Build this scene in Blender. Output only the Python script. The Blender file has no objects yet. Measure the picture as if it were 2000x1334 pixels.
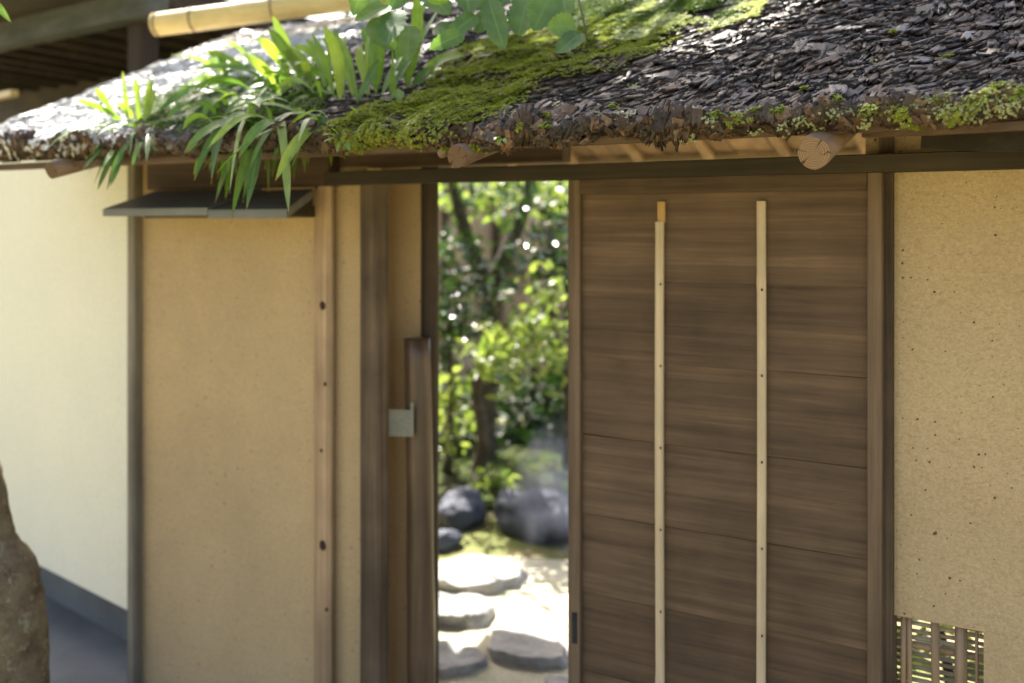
import bpy, bmesh, math, random
import numpy as np
from mathutils import Vector, Matrix
from mathutils import noise as mnoise

R = math.radians
random.seed(7)
rng = np.random.default_rng(7)
scene = bpy.context.scene

# ------------------------------------------------------------------ camera, sky, sun, exposure
CAM = Vector((0.0, -2.33, 1.65))
YAW = R(30.5)
F = 1944.0                      # focal length in pixels of the 2000 px wide photograph
HORIZON = 433.0
cam_data = bpy.data.cameras.new("camera")
cam_data.lens = 35.0
cam_data.sensor_width = 36.0
cam_data.shift_y = -(667.0 - HORIZON) / 2000.0
cam_data.clip_start = 0.05
cam_data.clip_end = 600.0
cam_data.dof.use_dof = True
cam_data.dof.focus_distance = 1.97
cam_data.dof.aperture_fstop = 1.9
cam_data.dof.aperture_blades = 0
camera = bpy.data.objects.new("camera", cam_data)
camera.location = CAM
camera.rotation_euler = (R(90), 0, YAW)
scene.collection.objects.link(camera)
scene.camera = camera

SUN_DIR = Vector((-0.78, 0.62, 0.0)).normalized()
SUN_ELEV = R(50)
SUN = Vector((SUN_DIR.x * math.cos(SUN_ELEV), SUN_DIR.y * math.cos(SUN_ELEV), math.sin(SUN_ELEV)))
world = bpy.data.worlds.new("World")
scene.world = world
world.use_nodes = True
wn = world.node_tree
sky = wn.nodes.new("ShaderNodeTexSky")
sky.sky_type = 'NISHITA'
sky.sun_disc = False
sky.sun_elevation = SUN_ELEV
sky.sun_rotation = math.atan2(SUN_DIR.x, SUN_DIR.y)
sky.air_density = 1.0
sky.dust_density = 5.0
sky.ozone_density = 0.6
bg = wn.nodes["Background"]
bg.inputs["Strength"].default_value = 0.11
wn.links.new(sky.outputs["Color"], bg.inputs["Color"])

sun_data = bpy.data.lights.new("sun", 'SUN')
sun_data.energy = 5.0
sun_data.angle = R(0.53)
sun_data.color = (1.0, 0.94, 0.84)
sun = bpy.data.objects.new("sun", sun_data)
sun.rotation_euler = SUN.to_track_quat('Z', 'Y').to_euler()
sun.location = SUN * 20
scene.collection.objects.link(sun)

scene.view_settings.view_transform = 'Standard'
scene.view_settings.look = 'None'
scene.view_settings.gamma = 1.0
scene.view_settings.exposure = 1.97
scene.render.engine = 'CYCLES'
scene.cycles.use_denoising = True
scene.cycles.max_bounces = 9
scene.cycles.diffuse_bounces = 5
scene.cycles.glossy_bounces = 3
scene.cycles.transmission_bounces = 6
scene.cycles.sample_clamp_indirect = 6.0
scene.cycles.caustics_reflective = False
scene.cycles.caustics_refractive = False

# ------------------------------------------------------------------ photograph pixel -> place
RIGHT = Vector((math.cos(YAW), math.sin(YAW), 0))
FWD = Vector((-math.sin(YAW), math.cos(YAW), 0))
UP = Vector((0, 0, 1))

def ray(px, py):
    return FWD + RIGHT * ((px - 1000.0) / F) + UP * ((HORIZON - py) / F)

def at_y(px, py, y):
    d = ray(px, py)
    return CAM + d * ((y - CAM.y) / d.y)

def at_d(px, py, depth):
    return CAM + ray(px, py) * depth

def at_z(px, py, z=0.0):
    d = ray(px, py)
    return CAM + d * ((z - CAM.z) / d.z)

def proj(p):
    v = Vector(p) - CAM
    d = v.dot(FWD)
    return 1000 + F * v.dot(RIGHT) / d, HORIZON - F * v.z / d, d

# ------------------------------------------------------------------ objects
COL = scene.collection

def link(o, parent=None):
    COL.objects.link(o)
    if parent is not None:
        o.parent = parent
    return o

def root_loc(parent):
    loc = Vector((0, 0, 0))
    while parent is not None:
        loc = loc + parent.location
        parent = parent.parent
    return loc

def tag(o, label=None, cat=None, group=None, kind=None):
    if label: o["label"] = label
    if cat: o["category"] = cat
    if group: o["group"] = group
    if kind: o["kind"] = kind
    return o

def empty(name, loc, label, cat, group=None):
    o = bpy.data.objects.new(name, None)
    o.location = loc
    o.empty_display_size = 0.1
    link(o)
    return tag(o, label, cat, group)

def mesh_data(name, verts, faces, mat=None, smooth=False, uvs=None):
    me = bpy.data.meshes.new(name)
    me.from_pydata([tuple(v) for v in verts], [], [tuple(f) for f in faces])
    if uvs is not None:
        ul = me.uv_layers.new(name="UVMap")
        vi = np.zeros(len(me.loops), dtype=np.int32)
        me.loops.foreach_get("vertex_index", vi)
        ul.data.foreach_set("uv", np.asarray(uvs, dtype=np.float32)[vi].ravel())
    if mat: me.materials.append(mat)
    if smooth: me.polygons.foreach_set("use_smooth", [True] * len(me.polygons))
    me.update()
    return me

def np_mesh(name, V, Fq, mat=None, smooth=False, uv=None):
    """big mesh straight from numpy arrays; Fq is (n, k)"""
    me = bpy.data.meshes.new(name)
    n, k = Fq.shape
    me.vertices.add(len(V)); me.vertices.foreach_set("co", np.asarray(V, dtype=np.float32).ravel())
    me.loops.add(n * k); me.loops.foreach_set("vertex_index", Fq.astype(np.int32).ravel())
    me.polygons.add(n)
    me.polygons.foreach_set("loop_start", np.arange(0, n * k, k, dtype=np.int32))
    me.polygons.foreach_set("loop_total", np.full(n, k, dtype=np.int32))
    if smooth: me.polygons.foreach_set("use_smooth", np.ones(n, dtype=bool))
    if uv is not None:
        ul = me.uv_layers.new(name="UVMap")
        ul.data.foreach_set("uv", np.asarray(uv, dtype=np.float32)[Fq.ravel()].ravel())
    if mat: me.materials.append(mat)
    me.update(calc_edges=True)
    return me

def obj(name, verts, faces, mat, parent=None, smooth=False, uvs=None):
    """verts in world coordinates"""
    L = root_loc(parent)
    if parent is None:
        arr = np.array([tuple(v) for v in verts])
        L = Vector(((arr[:, 0].min() + arr[:, 0].max()) / 2, (arr[:, 1].min() + arr[:, 1].max()) / 2, arr[:, 2].min()))
    me = mesh_data(name, [Vector(v) - L for v in verts], faces, mat, smooth, uvs)
    o = bpy.data.objects.new(name, me)
    if parent is None: o.location = L
    return link(o, parent)

def np_obj(name, V, Fq, mat, parent=None, smooth=False, uv=None):
    L = root_loc(parent)
    V = np.asarray(V, dtype=np.float64)
    if parent is None:
        L = Vector(((V[:, 0].min() + V[:, 0].max()) / 2, (V[:, 1].min() + V[:, 1].max()) / 2, V[:, 2].min()))
    me = np_mesh(name, V - np.array(L), Fq, mat, smooth, uv)
    o = bpy.data.objects.new(name, me)
    if parent is None: o.location = L
    return link(o, parent)

# ------------------------------------------------------------------ shapes
def frame_of(d, hint=UP):
    d = d.normalized()
    if abs(d.dot(hint)) > 0.97: hint = Vector((0, 1, 0))
    a = d.cross(hint).normalized()
    return a, a.cross(d).normalized()

def timber(p0, p1, w, h, seg=10, jit=0.0015, ch=0.12, hint=UP, seed=0, taper=1.0):
    """a sawn member between two points: section w (across) by h (along hint), worn edges, slightly uneven"""
    p0, p1 = Vector(p0), Vector(p1)
    d = p1 - p0
    a, b = frame_of(d, hint)
    c = ch * min(w, h)
    sec = [(-w/2 + c, -h/2), (w/2 - c, -h/2), (w/2, -h/2 + c), (w/2, h/2 - c), (w/2 - c, h/2), (-w/2 + c, h/2), (-w/2, h/2 - c), (-w/2, -h/2 + c)]
    V, Fc = [], []
    for i in range(seg + 1):
        t = i / seg
        k = 1 + (taper - 1) * t
        for j, (x, y) in enumerate(sec):
            q = mnoise.noise(Vector((t * 5 + seed * 3.1, j * 0.9, seed * 1.7))) * jit
            V.append(p0 + d * t + a * (x * k + q) + b * (y * k + q * 0.7))
    n = 8
    for i in range(seg):
        for j in range(n):
            Fc.append((i*n + j, i*n + (j+1) % n, (i+1)*n + (j+1) % n, (i+1)*n + j))
    Fc.append(tuple(range(n))[::-1])
    Fc.append(tuple(seg*n + j for j in range(n)))
    return V, Fc

def log(p0, p1, r0, r1, seg=12, sides=20, wob=0.04, seed=0, bend=0.0, capdepth=0.0):
    p0, p1 = Vector(p0), Vector(p1)
    d = p1 - p0
    a, b = frame_of(d)
    V, Fc = [], []
    for i in range(seg + 1):
        t = i / seg
        r = r0 + (r1 - r0) * t
        off = a * (bend * math.sin(t * 3.0 + seed)) + b * (bend * 0.6 * math.sin(t * 4.3 + seed * 2))
        for j in range(sides):
            an = 2 * math.pi * j / sides
            q = 1 + wob * mnoise.noise(Vector((math.cos(an) * 1.2 + seed, math.sin(an) * 1.2, t * d.length * 4)))
            V.append(p0 + d * t + off + (a * math.cos(an) + b * math.sin(an)) * (r * q))
    for i in range(seg):
        for j in range(sides):
            Fc.append((i*sides + j, i*sides + (j+1) % sides, (i+1)*sides + (j+1) % sides, (i+1)*sides + j))
    Fc.append(tuple(range(sides))[::-1])
    Fc.append(tuple(seg*sides + j for j in range(sides)))
    return V, Fc

def tube(pts, radii, sides=10, wob=0.06, seed=0):
    V, Fc = [], []
    n = len(pts)
    prev = None
    for i, p in enumerate(pts):
        p = Vector(p)
        d = (Vector(pts[min(i+1, n-1)]) - Vector(pts[max(i-1, 0)])).normalized()
        a, b = frame_of(d, Vector((0.3, 1, 0.1)).normalized())
        for j in range(sides):
            an = 2 * math.pi * j / sides
            q = 1 + wob * mnoise.noise(Vector((math.cos(an) * 1.3 + seed * 2.3, math.sin(an) * 1.3, i * 0.8)))
            V.append(p + (a * math.cos(an) + b * math.sin(an)) * radii[i] * q)
    for i in range(n - 1):
        for j in range(sides):
            Fc.append((i*sides + j, i*sides + (j+1) % sides, (i+1)*sides + (j+1) % sides, (i+1)*sides + j))
    Fc.append(tuple(range(sides))[::-1]); Fc.append(tuple((n-1)*sides + j for j in range(sides)))
    return V, Fc

def boxv(x0, x1, y0, y1, z0, z1):
    V = [Vector((x, y, z)) for z in (z0, z1) for y in (y0, y1) for x in (x0, x1)]
    Fc = [(0, 2, 3, 1), (4, 5, 7, 6), (0, 1, 5, 4), (2, 6, 7, 3), (0, 4, 6, 2), (1, 3, 7, 5)]
    return V, Fc

def join(*parts):
    V, Fc = [], []
    for v, f in parts:
        n = len(V)
        V += list(v); Fc += [tuple(i + n for i in q) for q in f]
    return V, Fc

def rock(center, size, seed, rough=0.18, sub=4, flat=None):
    bm = bmesh.new()
    bmesh.ops.create_icosphere(bm, subdivisions=sub, radius=1.0)
    V = []
    for v in bm.verts:
        p = v.co.copy()
        q = 1 + rough * 1.6 * mnoise.noise(p * 0.9 + Vector((seed, seed * 2, 0))) + rough * 0.7 * mnoise.noise(p * 2.3 + Vector((seed, 0, 5))) + rough * 0.25 * mnoise.noise(p * 6 + Vector((seed, 0, 1)))
        p = p * q
        if flat is not None: p.z = min(p.z, flat + 0.06 * mnoise.noise(p * 2.0 + Vector((seed, 3, 0))))
        V.append(Vector(center) + Vector((p.x * size[0], p.y * size[1], p.z * size[2])))
    Fc = [tuple(v.index for v in f.verts) for f in bm.faces]
    bm.free()
    return V, Fc

# ------------------------------------------------------------------ materials
class NT:
    def __init__(self, name):
        self.m = bpy.data.materials.new(name)
        self.m.use_nodes = True
        self.t = self.m.node_tree
        self.b = self.t.nodes["Principled BSDF"]
        self.out = self.t.nodes["Material Output"]
    def n(self, kind, **kw):
        nd = self.t.nodes.new(kind)
        for k, v in kw.items():
            if hasattr(nd, k): setattr(nd, k, v)
            else: nd.inputs[k].default_value = v
        return nd
    def l(self, a, b): self.t.links.new(a, b)
    def coord(self, scale=(1, 1, 1), rot=(0, 0, 0), randomise=True, use='Object'):
        tc = self.n("ShaderNodeTexCoord")
        mp = self.n("ShaderNodeMapping")
        mp.inputs["Scale"].default_value = scale
        mp.inputs["Rotation"].default_value = rot
        self.l(tc.outputs[use], mp.inputs["Vector"])
        if randomise:
            oi = self.n("ShaderNodeObjectInfo")
            mu = self.n("ShaderNodeMath", operation='MULTIPLY'); mu.inputs[1].default_value = 37.0
            self.l(oi.outputs["Random"], mu.inputs[0])
            self.l(mu.outputs[0], mp.inputs["Location"])
        return mp.outputs["Vector"]
    def noise(self, vec, scale, detail=4, rough=0.55, dist=0.0):
        nd = self.n("ShaderNodeTexNoise")
        nd.inputs["Scale"].default_value = scale
        nd.inputs["Detail"].default_value = detail
        nd.inputs["Roughness"].default_value = rough
        nd.inputs["Distortion"].default_value = dist
        self.l(vec, nd.inputs["Vector"])
        return nd.outputs["Fac"]
    def ramp(self, fac, stops, interp='LINEAR'):
        nd = self.n("ShaderNodeValToRGB")
        cr = nd.color_ramp
        cr.interpolation = interp
        while len(cr.elements) < len(stops): cr.elements.new(0.5)
        for e, (p, c) in zip(cr.elements, stops):
            e.position = p
            e.color = (*c, 1) if len(c) == 3 else c
        self.l(fac, nd.inputs["Fac"])
        return nd.outputs["Color"]
    def mix(self, fac, a, b, mode='MIX'):
        nd = self.n("ShaderNodeMix", data_type='RGBA', blend_type=mode)
        for s, v in ((nd.inputs[0], fac), (nd.inputs[6], a), (nd.inputs[7], b)):
            if isinstance(v, (int, float)): s.default_value = v
            elif isinstance(v, tuple): s.default_value = (*v, 1) if len(v) == 3 else v
            else: self.l(v, s)
        return nd.outputs[2]
    def math(self, op, a, b=0.0, clamp=False):
        nd = self.n("ShaderNodeMath", operation=op)
        nd.use_clamp = clamp
        for s, v in ((nd.inputs[0], a), (nd.inputs[1], b)):
            if isinstance(v, (int, float)): s.default_value = v
            else: self.l(v, s)
        return nd.outputs[0]
    def bump(self, h, strength=0.4, dist=0.01, normal=None):
        nd = self.n("ShaderNodeBump")
        nd.inputs["Strength"].default_value = strength
        nd.inputs["Distance"].default_value = dist
        self.l(h, nd.inputs["Height"])
        if normal is not None: self.l(normal, nd.inputs["Normal"])
        self.l(nd.outputs["Normal"], self.b.inputs["Normal"])
        return nd.outputs["Normal"]
    def base(self, c, rough=0.8, spec=0.3):
        if isinstance(c, tuple): self.b.inputs["Base Color"].default_value = (*c, 1)
        else: self.l(c, self.b.inputs["Base Color"])
        if isinstance(rough, (int, float)): self.b.inputs["Roughness"].default_value = rough
        else: self.l(rough, self.b.inputs["Roughness"])
        self.b.inputs["Specular IOR Level"].default_value = spec
        return self

def wood_mat(name, dark, mid, light, axis, rough=0.75, spec=0.25, grain=26.0, stretch=0.045, blotch=0.35, vary=0.35, bump=0.35):
    s = [1.0, 1.0, 1.0]; s['xyz'.index(axis)] = stretch
    m = NT(name)
    v = m.coord(tuple(s))
    warp = m.noise(v, 3.0, 3)
    va = m.n("ShaderNodeVectorMath", operation='MULTIPLY_ADD')
    m.l(warp, va.inputs[0]); va.inputs[1].default_value = (0.05, 0.05, 0.05); m.l(v, va.inputs[2])
    g1 = m.noise(va.outputs[0], grain, 8, 0.68)
    g2 = m.noise(va.outputs[0], grain * 4.2, 5, 0.6)
    v2 = m.coord((1, 1, 1))
    bl = m.noise(v2, 3.2, 4, 0.6)
    g = m.math('ADD', m.math('MULTIPLY', g1, 0.7), m.math('MULTIPLY', g2, 0.3))
    col = m.ramp(g, [(0.30, dark), (0.50, mid), (0.70, light)])
    shade = m.ramp(bl, [(0.28, (1 - blotch,) * 3), (0.72, (1 + blotch * 0.6,) * 3)])
    col = m.mix(1.0, col, shade, 'MULTIPLY')
    oi = m.n("ShaderNodeObjectInfo")
    va2 = m.ramp(oi.outputs["Random"], [(0.0, (1 - vary,) * 3), (1.0, (1 + vary * 0.5,) * 3)])
    col = m.mix(1.0, col, va2, 'MULTIPLY')
    m.base(col, rough, spec)
    m.bump(g, bump, 0.004)
    return m.m

def plaster_mat(name, c, c2, fleck, fleck_amt=0.5, fibre=0.5, scale=1.0, tint=None):
    m = NT(name)
    v = m.coord((1, 1, 1), randomise=False)
    big = m.noise(v, 2.2 * scale, 5, 0.6)
    fine = m.noise(v, 150 * scale, 3, 0.7)
    vf = m.coord((1.0, 1.0, 2.6), rot=(0.5, 0.9, 0.3), randomise=False)
    fib = m.noise(vf, 95 * scale, 2, 0.6, 1.5)
    col = m.ramp(big, [(0.30, c2), (0.68, c)])
    col = m.mix(1.0, col, m.ramp(fine, [(0.3, (0.86,) * 3), (0.7, (1.10,) * 3)]), 'MULTIPLY')
    col = m.mix(fibre, col, m.mix(1.0, col, m.ramp(fib, [(0.33, (0.62, 0.60, 0.52)), (0.47, (1, 1, 1)), (0.6, (1, 1, 1)), (0.74, (1.25, 1.2, 1.05))]), 'MULTIPLY'))
    vo = m.n("ShaderNodeTexVoronoi"); vo.inputs["Scale"].default_value = 32 * scale
    vd = m.n("ShaderNodeVectorMath", operation='MULTIPLY_ADD')
    m.l(m.noise(v, 60, 2), vd.inputs[0]); vd.inputs[1].default_value = (0.009,) * 3; m.l(v, vd.inputs[2])
    sxyz = m.n('ShaderNodeSeparateXYZ'); m.l(vd.outputs[0], sxyz.inputs[0])
    cxyz = m.n('ShaderNodeCombineXYZ'); m.l(sxyz.outputs[0], cxyz.inputs[0]); m.l(sxyz.outputs[2], cxyz.inputs[1])
    vo.voronoi_dimensions = '2D'
    m.l(cxyz.outputs[0], vo.inputs["Vector"])
    thr = m.math('MULTIPLY', m.math('POWER', vo.outputs["Color"], 3.0), 0.17 * fleck_amt)
    fl = m.math('LESS_THAN', vo.outputs["Distance"], thr)
    col = m.mix(m.math('MULTIPLY', fl, 0.85), col, fleck)
    m.base(col, 0.92, 0.12)
    m.bump(m.math('ADD', m.math('MULTIPLY', fine, 0.6), m.math('MULTIPLY', fib, 0.5)), 0.35, 0.003)
    return m.m

def leaf_mat(name, c_dark, c_light, vein, trans=0.35, rough=0.32, spec=0.5, tcol=None, uv=True, tip=None, bump=0.12):
    m = NT(name)
    oi = m.n("ShaderNodeObjectInfo")
    geo = m.n("ShaderNodeNewGeometry")
    r = m.math('FRACT', m.math('ADD', oi.outputs["Random"], geo.outputs["Random Per Island"]))
    col = m.ramp(r, [(0.0, c_dark), (1.0, c_light)])
    v = m.coord((1, 1, 1))
    bl = m.noise(v, 28, 3)
    col = m.mix(1.0, col, m.ramp(bl, [(0.3, (0.75, 0.78, 0.7)), (0.7, (1.18, 1.12, 1.1))]), 'MULTIPLY')
    if uv:
        tc = m.n("ShaderNodeTexCoord")
        sp = m.n("ShaderNodeSeparateXYZ"); m.l(tc.outputs["UV"], sp.inputs[0])
        u = m.math('ABSOLUTE', m.math('SUBTRACT', sp.outputs[0], 0.5))
        rib = m.math('LESS_THAN', u, 0.045)
        col = m.mix(m.math('MULTIPLY', rib, 0.55), col, vein)
        wv = m.math('SINE', m.math('MULTIPLY', m.math('SUBTRACT', sp.outputs[1], m.math('MULTIPLY', u, 0.35)), 75.0))
        col = m.mix(m.math('MULTIPLY', m.math('GREATER_THAN', wv, 0.86), 0.16), col, vein)
        if tip:
            col = m.mix(m.math('MULTIPLY', m.math('GREATER_THAN', m.math('ADD', sp.outputs[1], m.math('MULTIPLY', bl, 0.12)), 1.01), 0.7), col, tip)
        m.bump(wv, bump, 0.002)
    m.base(col, rough, spec)
    tr = m.n("ShaderNodeBsdfTranslucent")
    tcl = m.mix(1.0, col, tcol or (1.5, 1.65, 0.55), 'MULTIPLY')
    m.l(tcl, tr.inputs["Color"])
    mx = m.n("ShaderNodeMixShader"); mx.inputs[0].default_value = trans
    m.l(m.b.outputs[0], mx.inputs[1]); m.l(tr.outputs[0], mx.inputs[2])
    m.l(mx.outputs[0], m.out.inputs["Surface"])
    return m.m

def stone_mat(name, dark, light, lichen=None, scale=6.0, rough=0.8, spec=0.3):
    m = NT(name)
    v = m.coord((1, 1, 1))
    a = m.noise(v, scale, 8, 0.65)
    b = m.noise(v, scale * 9, 5, 0.65)
    col = m.ramp(m.math('ADD', m.math('MULTIPLY', a, 0.7), m.math('MULTIPLY', b, 0.3)), [(0.34, dark), (0.66, light)])
    if lichen:
        lc = m.noise(v, scale * 2.2, 5, 0.7, 0.6)
        col = m.mix(m.ramp(lc, [(0.56, (0,) * 3), (0.63, (0.85,) * 3)]), col, lichen)
    m.base(col, rough, spec)
    m.bump(m.math('ADD', a, m.math('MULTIPLY', b, 0.5)), 0.6, 0.03)
    return m.m

M = {}
M['plaster'] = plaster_mat("tan earth plaster", (0.53, 0.40, 0.235), (0.46, 0.34, 0.20), (0.07, 0.035, 0.02), 0.75, 0.6)
M['plaster_l'] = plaster_mat("tan earth plaster smooth", (0.54, 0.39, 0.22), (0.44, 0.325, 0.185), (0.20, 0.12, 0.07), 0.8, 0.3)
M['white_plaster'] = plaster_mat("white lime plaster", (0.79, 0.755, 0.60), (0.73, 0.71, 0.57), (0.6, 0.58, 0.45), 0.15, 0.08)
M['plinth'] = plaster_mat("grey mortar plinth", (0.20, 0.20, 0.19), (0.13, 0.13, 0.125), (0.1, 0.1, 0.1), 0.2, 0.1)
M['door_board'] = wood_mat("weathered cedar board", (0.062, 0.039, 0.024), (0.118, 0.075, 0.045), (0.19, 0.122, 0.071), 'x', 0.72, 0.25, 36, 0.035, 0.35, 0.2)
M['door_frame'] = wood_mat("cedar door frame", (0.07, 0.046, 0.030), (0.15, 0.100, 0.062), (0.22, 0.15, 0.095), 'z', 0.7, 0.25, 30, 0.03, 0.2, 0.15)
M['dark_x'] = wood_mat("dark smoked beam", (0.022, 0.017, 0.011), (0.05, 0.038, 0.023), (0.085, 0.062, 0.036), 'x', 0.7, 0.25, 24, 0.03)
M['brown_x'] = wood_mat("brown beam", (0.05, 0.032, 0.022), (0.11, 0.07, 0.045), (0.17, 0.11, 0.07), 'x', 0.7, 0.25, 24, 0.03)
M['eave_grey'] = wood_mat("dark grey eave beam", (0.045, 0.048, 0.042), (0.085, 0.090, 0.078), (0.13, 0.135, 0.115), 'x', 0.75, 0.25, 24, 0.03, 0.3, 0.1)
M['dark_z'] = wood_mat("dark post", (0.030, 0.021, 0.014), (0.065, 0.045, 0.029), (0.11, 0.075, 0.046), 'z', 0.7, 0.25, 28, 0.03)
M['grey_z'] = wood_mat("grey weathered post", (0.10, 0.088, 0.068), (0.22, 0.19, 0.145), (0.33, 0.29, 0.22), 'z', 0.8, 0.2, 30, 0.025, 0.3, 0.1)
M['brown_z'] = wood_mat("brown plank post", (0.045, 0.032, 0.021), (0.11, 0.078, 0.051), (0.21, 0.145, 0.092), 'z', 0.75, 0.22, 22, 0.022, 0.5, 0.1)
M['knotty_z'] = wood_mat("peeled knotty post", (0.24, 0.145, 0.08), (0.45, 0.305, 0.18), (0.62, 0.46, 0.29), 'z', 0.65, 0.3, 16, 0.03, 0.35, 0.1)
M['log_z'] = wood_mat("barked log", (0.036, 0.021, 0.013), (0.105, 0.062, 0.037), (0.22, 0.135, 0.078), 'z', 0.42, 0.5, 14, 0.05, 0.4, 0.1)
M['rafter'] = wood_mat("round log rafter", (0.11, 0.065, 0.042), (0.21, 0.135, 0.09), (0.30, 0.20, 0.13), 'y', 0.6, 0.3, 14, 0.06, 0.3, 0.2)
M['soffit'] = wood_mat("pale soffit wood", (0.20, 0.125, 0.075), (0.36, 0.235, 0.145), (0.48, 0.34, 0.22), 'y', 0.7, 0.25, 24, 0.04, 0.3, 0.35)
M['soffit_x'] = wood_mat("pale batten", (0.30, 0.22, 0.13), (0.44, 0.34, 0.21), (0.55, 0.44, 0.28), 'x', 0.7, 0.25, 24, 0.04, 0.2, 0.2)
M['canopy'] = wood_mat("grey canopy board", (0.09, 0.095, 0.095), (0.17, 0.18, 0.175), (0.25, 0.255, 0.24), 'x', 0.5, 0.4, 24, 0.04, 0.3, 0.2)
M['bamboo'] = wood_mat("dry split bamboo", (0.40, 0.30, 0.17), (0.58, 0.45, 0.29), (0.68, 0.56, 0.39), 'z', 0.5, 0.4, 30, 0.02, 0.2, 0.08, 0.15)
M['bamboo_top'] = wood_mat("amber bamboo", (0.36, 0.20, 0.06), (0.48, 0.28, 0.09), (0.55, 0.34, 0.12), 'z', 0.5, 0.4, 30, 0.02, 0.15, 0.05, 0.15)
M['bamboo_gutter'] = wood_mat("yellow bamboo", (0.48, 0.33, 0.10), (0.62, 0.45, 0.16), (0.72, 0.55, 0.24), 'x', 0.35, 0.5, 12, 0.03, 0.2, 0.08, 0.1)
M['reed'] = wood_mat("brown reed lattice", (0.24, 0.15, 0.085), (0.42, 0.28, 0.165), (0.56, 0.41, 0.26), 'z', 0.6, 0.3, 30, 0.03, 0.3, 0.4)
M['reed_x'] = wood_mat("reed lattice cross piece", (0.20, 0.17, 0.11), (0.40, 0.34, 0.24), (0.55, 0.48, 0.36), 'x', 0.6, 0.3, 30, 0.03, 0.3, 0.5)
M['iron'] = stone_mat("dull grey iron", (0.20, 0.19, 0.145), (0.30, 0.285, 0.22), None, 12, 0.55, 0.4)
M['black'] = stone_mat("black iron", (0.012, 0.011, 0.010), (0.03, 0.027, 0.024), None, 30, 0.5, 0.4)
M['knot'] = stone_mat("dark knot", (0.03, 0.017, 0.010), (0.09, 0.05, 0.03), None, 60, 0.7, 0.3)

def bark_mat(name, pal, rough_lo=0.34, rough_hi=0.68, spec=0.55, lichen=0.0, painted_sun=False):
    m = NT(name)
    oi = m.n("ShaderNodeObjectInfo"); geo = m.n("ShaderNodeNewGeometry")
    r = m.math('FRACT', m.math('ADD', m.math('MULTIPLY', oi.outputs["Random"], 7.3), geo.outputs["Random Per Island"]))
    col = m.ramp(r, [(i / (len(pal) - 1), c) for i, c in enumerate(pal)])
    v = m.coord((1, 1, 1), use='Object')
    f = m.noise(v, 120, 6, 0.7)
    g = m.noise(v, 14, 4, 0.6)
    col = m.mix(1.0, col, m.ramp(f, [(0.3, (0.55,) * 3), (0.7, (1.45,) * 3)]), 'MULTIPLY')
    col = m.mix(1.0, col, m.ramp(g, [(0.3, (0.7,) * 3), (0.7, (1.3, 1.22, 1.15))]), 'MULTIPLY')
    if lichen:
        li = m.noise(v, 60, 5, 0.7)
        col = m.mix(m.ramp(li, [(0.62, (0,) * 3), (0.68, (lichen,) * 3)]), col, (0.42, 0.44, 0.34))
    if painted_sun:  # sun glare on the left end, painted as near-white bark colour
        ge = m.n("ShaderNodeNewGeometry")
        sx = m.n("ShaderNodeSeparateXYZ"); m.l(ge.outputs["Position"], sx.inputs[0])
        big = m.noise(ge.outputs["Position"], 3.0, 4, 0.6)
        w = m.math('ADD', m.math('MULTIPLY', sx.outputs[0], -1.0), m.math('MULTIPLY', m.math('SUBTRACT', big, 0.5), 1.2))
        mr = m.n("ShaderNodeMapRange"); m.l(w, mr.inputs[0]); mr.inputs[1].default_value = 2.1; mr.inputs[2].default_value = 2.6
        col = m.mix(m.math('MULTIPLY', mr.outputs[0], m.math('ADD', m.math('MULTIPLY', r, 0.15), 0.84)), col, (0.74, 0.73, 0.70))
    r2 = m.math('FRACT', m.math('MULTIPLY', r, 5.7))
    rr = m.math('ADD', m.math('MULTIPLY', r2, rough_hi - rough_lo), rough_lo)
    m.base(col, rr, spec)
    m.bump(f, 0.6, 0.004)
    return m.m

M['bark'] = bark_mat("cypress bark shingle", [(0.010, 0.006, 0.004), (0.022, 0.014, 0.009), (0.040, 0.027, 0.019), (0.014, 0.009, 0.006), (0.070, 0.053, 0.040), (0.026, 0.017, 0.011), (0.056, 0.029, 0.015), (0.013, 0.008, 0.006)], 0.34, 0.75, 0.45, lichen=0.3, painted_sun=True)
M['bark_edge'] = bark_mat("rotting bark at the eave", [(0.022, 0.012, 0.008), (0.070, 0.040, 0.023), (0.125, 0.074, 0.042), (0.045, 0.028, 0.019), (0.080, 0.060, 0.048), (0.040, 0.023, 0.014), (0.20, 0.12, 0.068), (0.11, 0.097, 0.09)], 0.4, 0.8, 0.42, lichen=0.55)
M['bark_core'] = stone_mat("decayed bark mat", (0.022, 0.014, 0.009), (0.085, 0.054, 0.034), None, 30, 0.9, 0.2)
M['moss'] = leaf_mat("yellow green moss", (0.13, 0.17, 0.016), (0.34, 0.37, 0.055), (0.2, 0.3, 0.05), 0.25, 0.6, 0.25, uv=False)
M['moss_dark'] = leaf_mat("deep green moss", (0.045, 0.085, 0.014), (0.11, 0.165, 0.03), (0.2, 0.3, 0.05), 0.25, 0.6, 0.25, uv=False)
M['lichen'] = leaf_mat("pale green lichen", (0.26, 0.30, 0.13), (0.46, 0.50, 0.28), (0.2, 0.3, 0.05), 0.15, 0.85, 0.1, uv=False)
M['moss_sun_paint'] = leaf_mat("moss with sunlight painted in", (0.40, 0.44, 0.22), (0.66, 0.68, 0.46), (0.2, 0.3, 0.05), 0.2, 0.8, 0.15, uv=False)  # extra pale so the upper moss looks burnt out by sun
M['fern'] = leaf_mat("strap fern leaf", (0.070, 0.145, 0.042), (0.17, 0.27, 0.070), (0.20, 0.30, 0.10), 0.38, 0.40, 0.32, tip=(0.22, 0.17, 0.05))
M['fern_pale'] = leaf_mat("pale young fern leaf", (0.16, 0.25, 0.055), (0.26, 0.34, 0.08), (0.24, 0.32, 0.10), 0.42, 0.34, 0.5, tip=(0.22, 0.17, 0.05))
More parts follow.
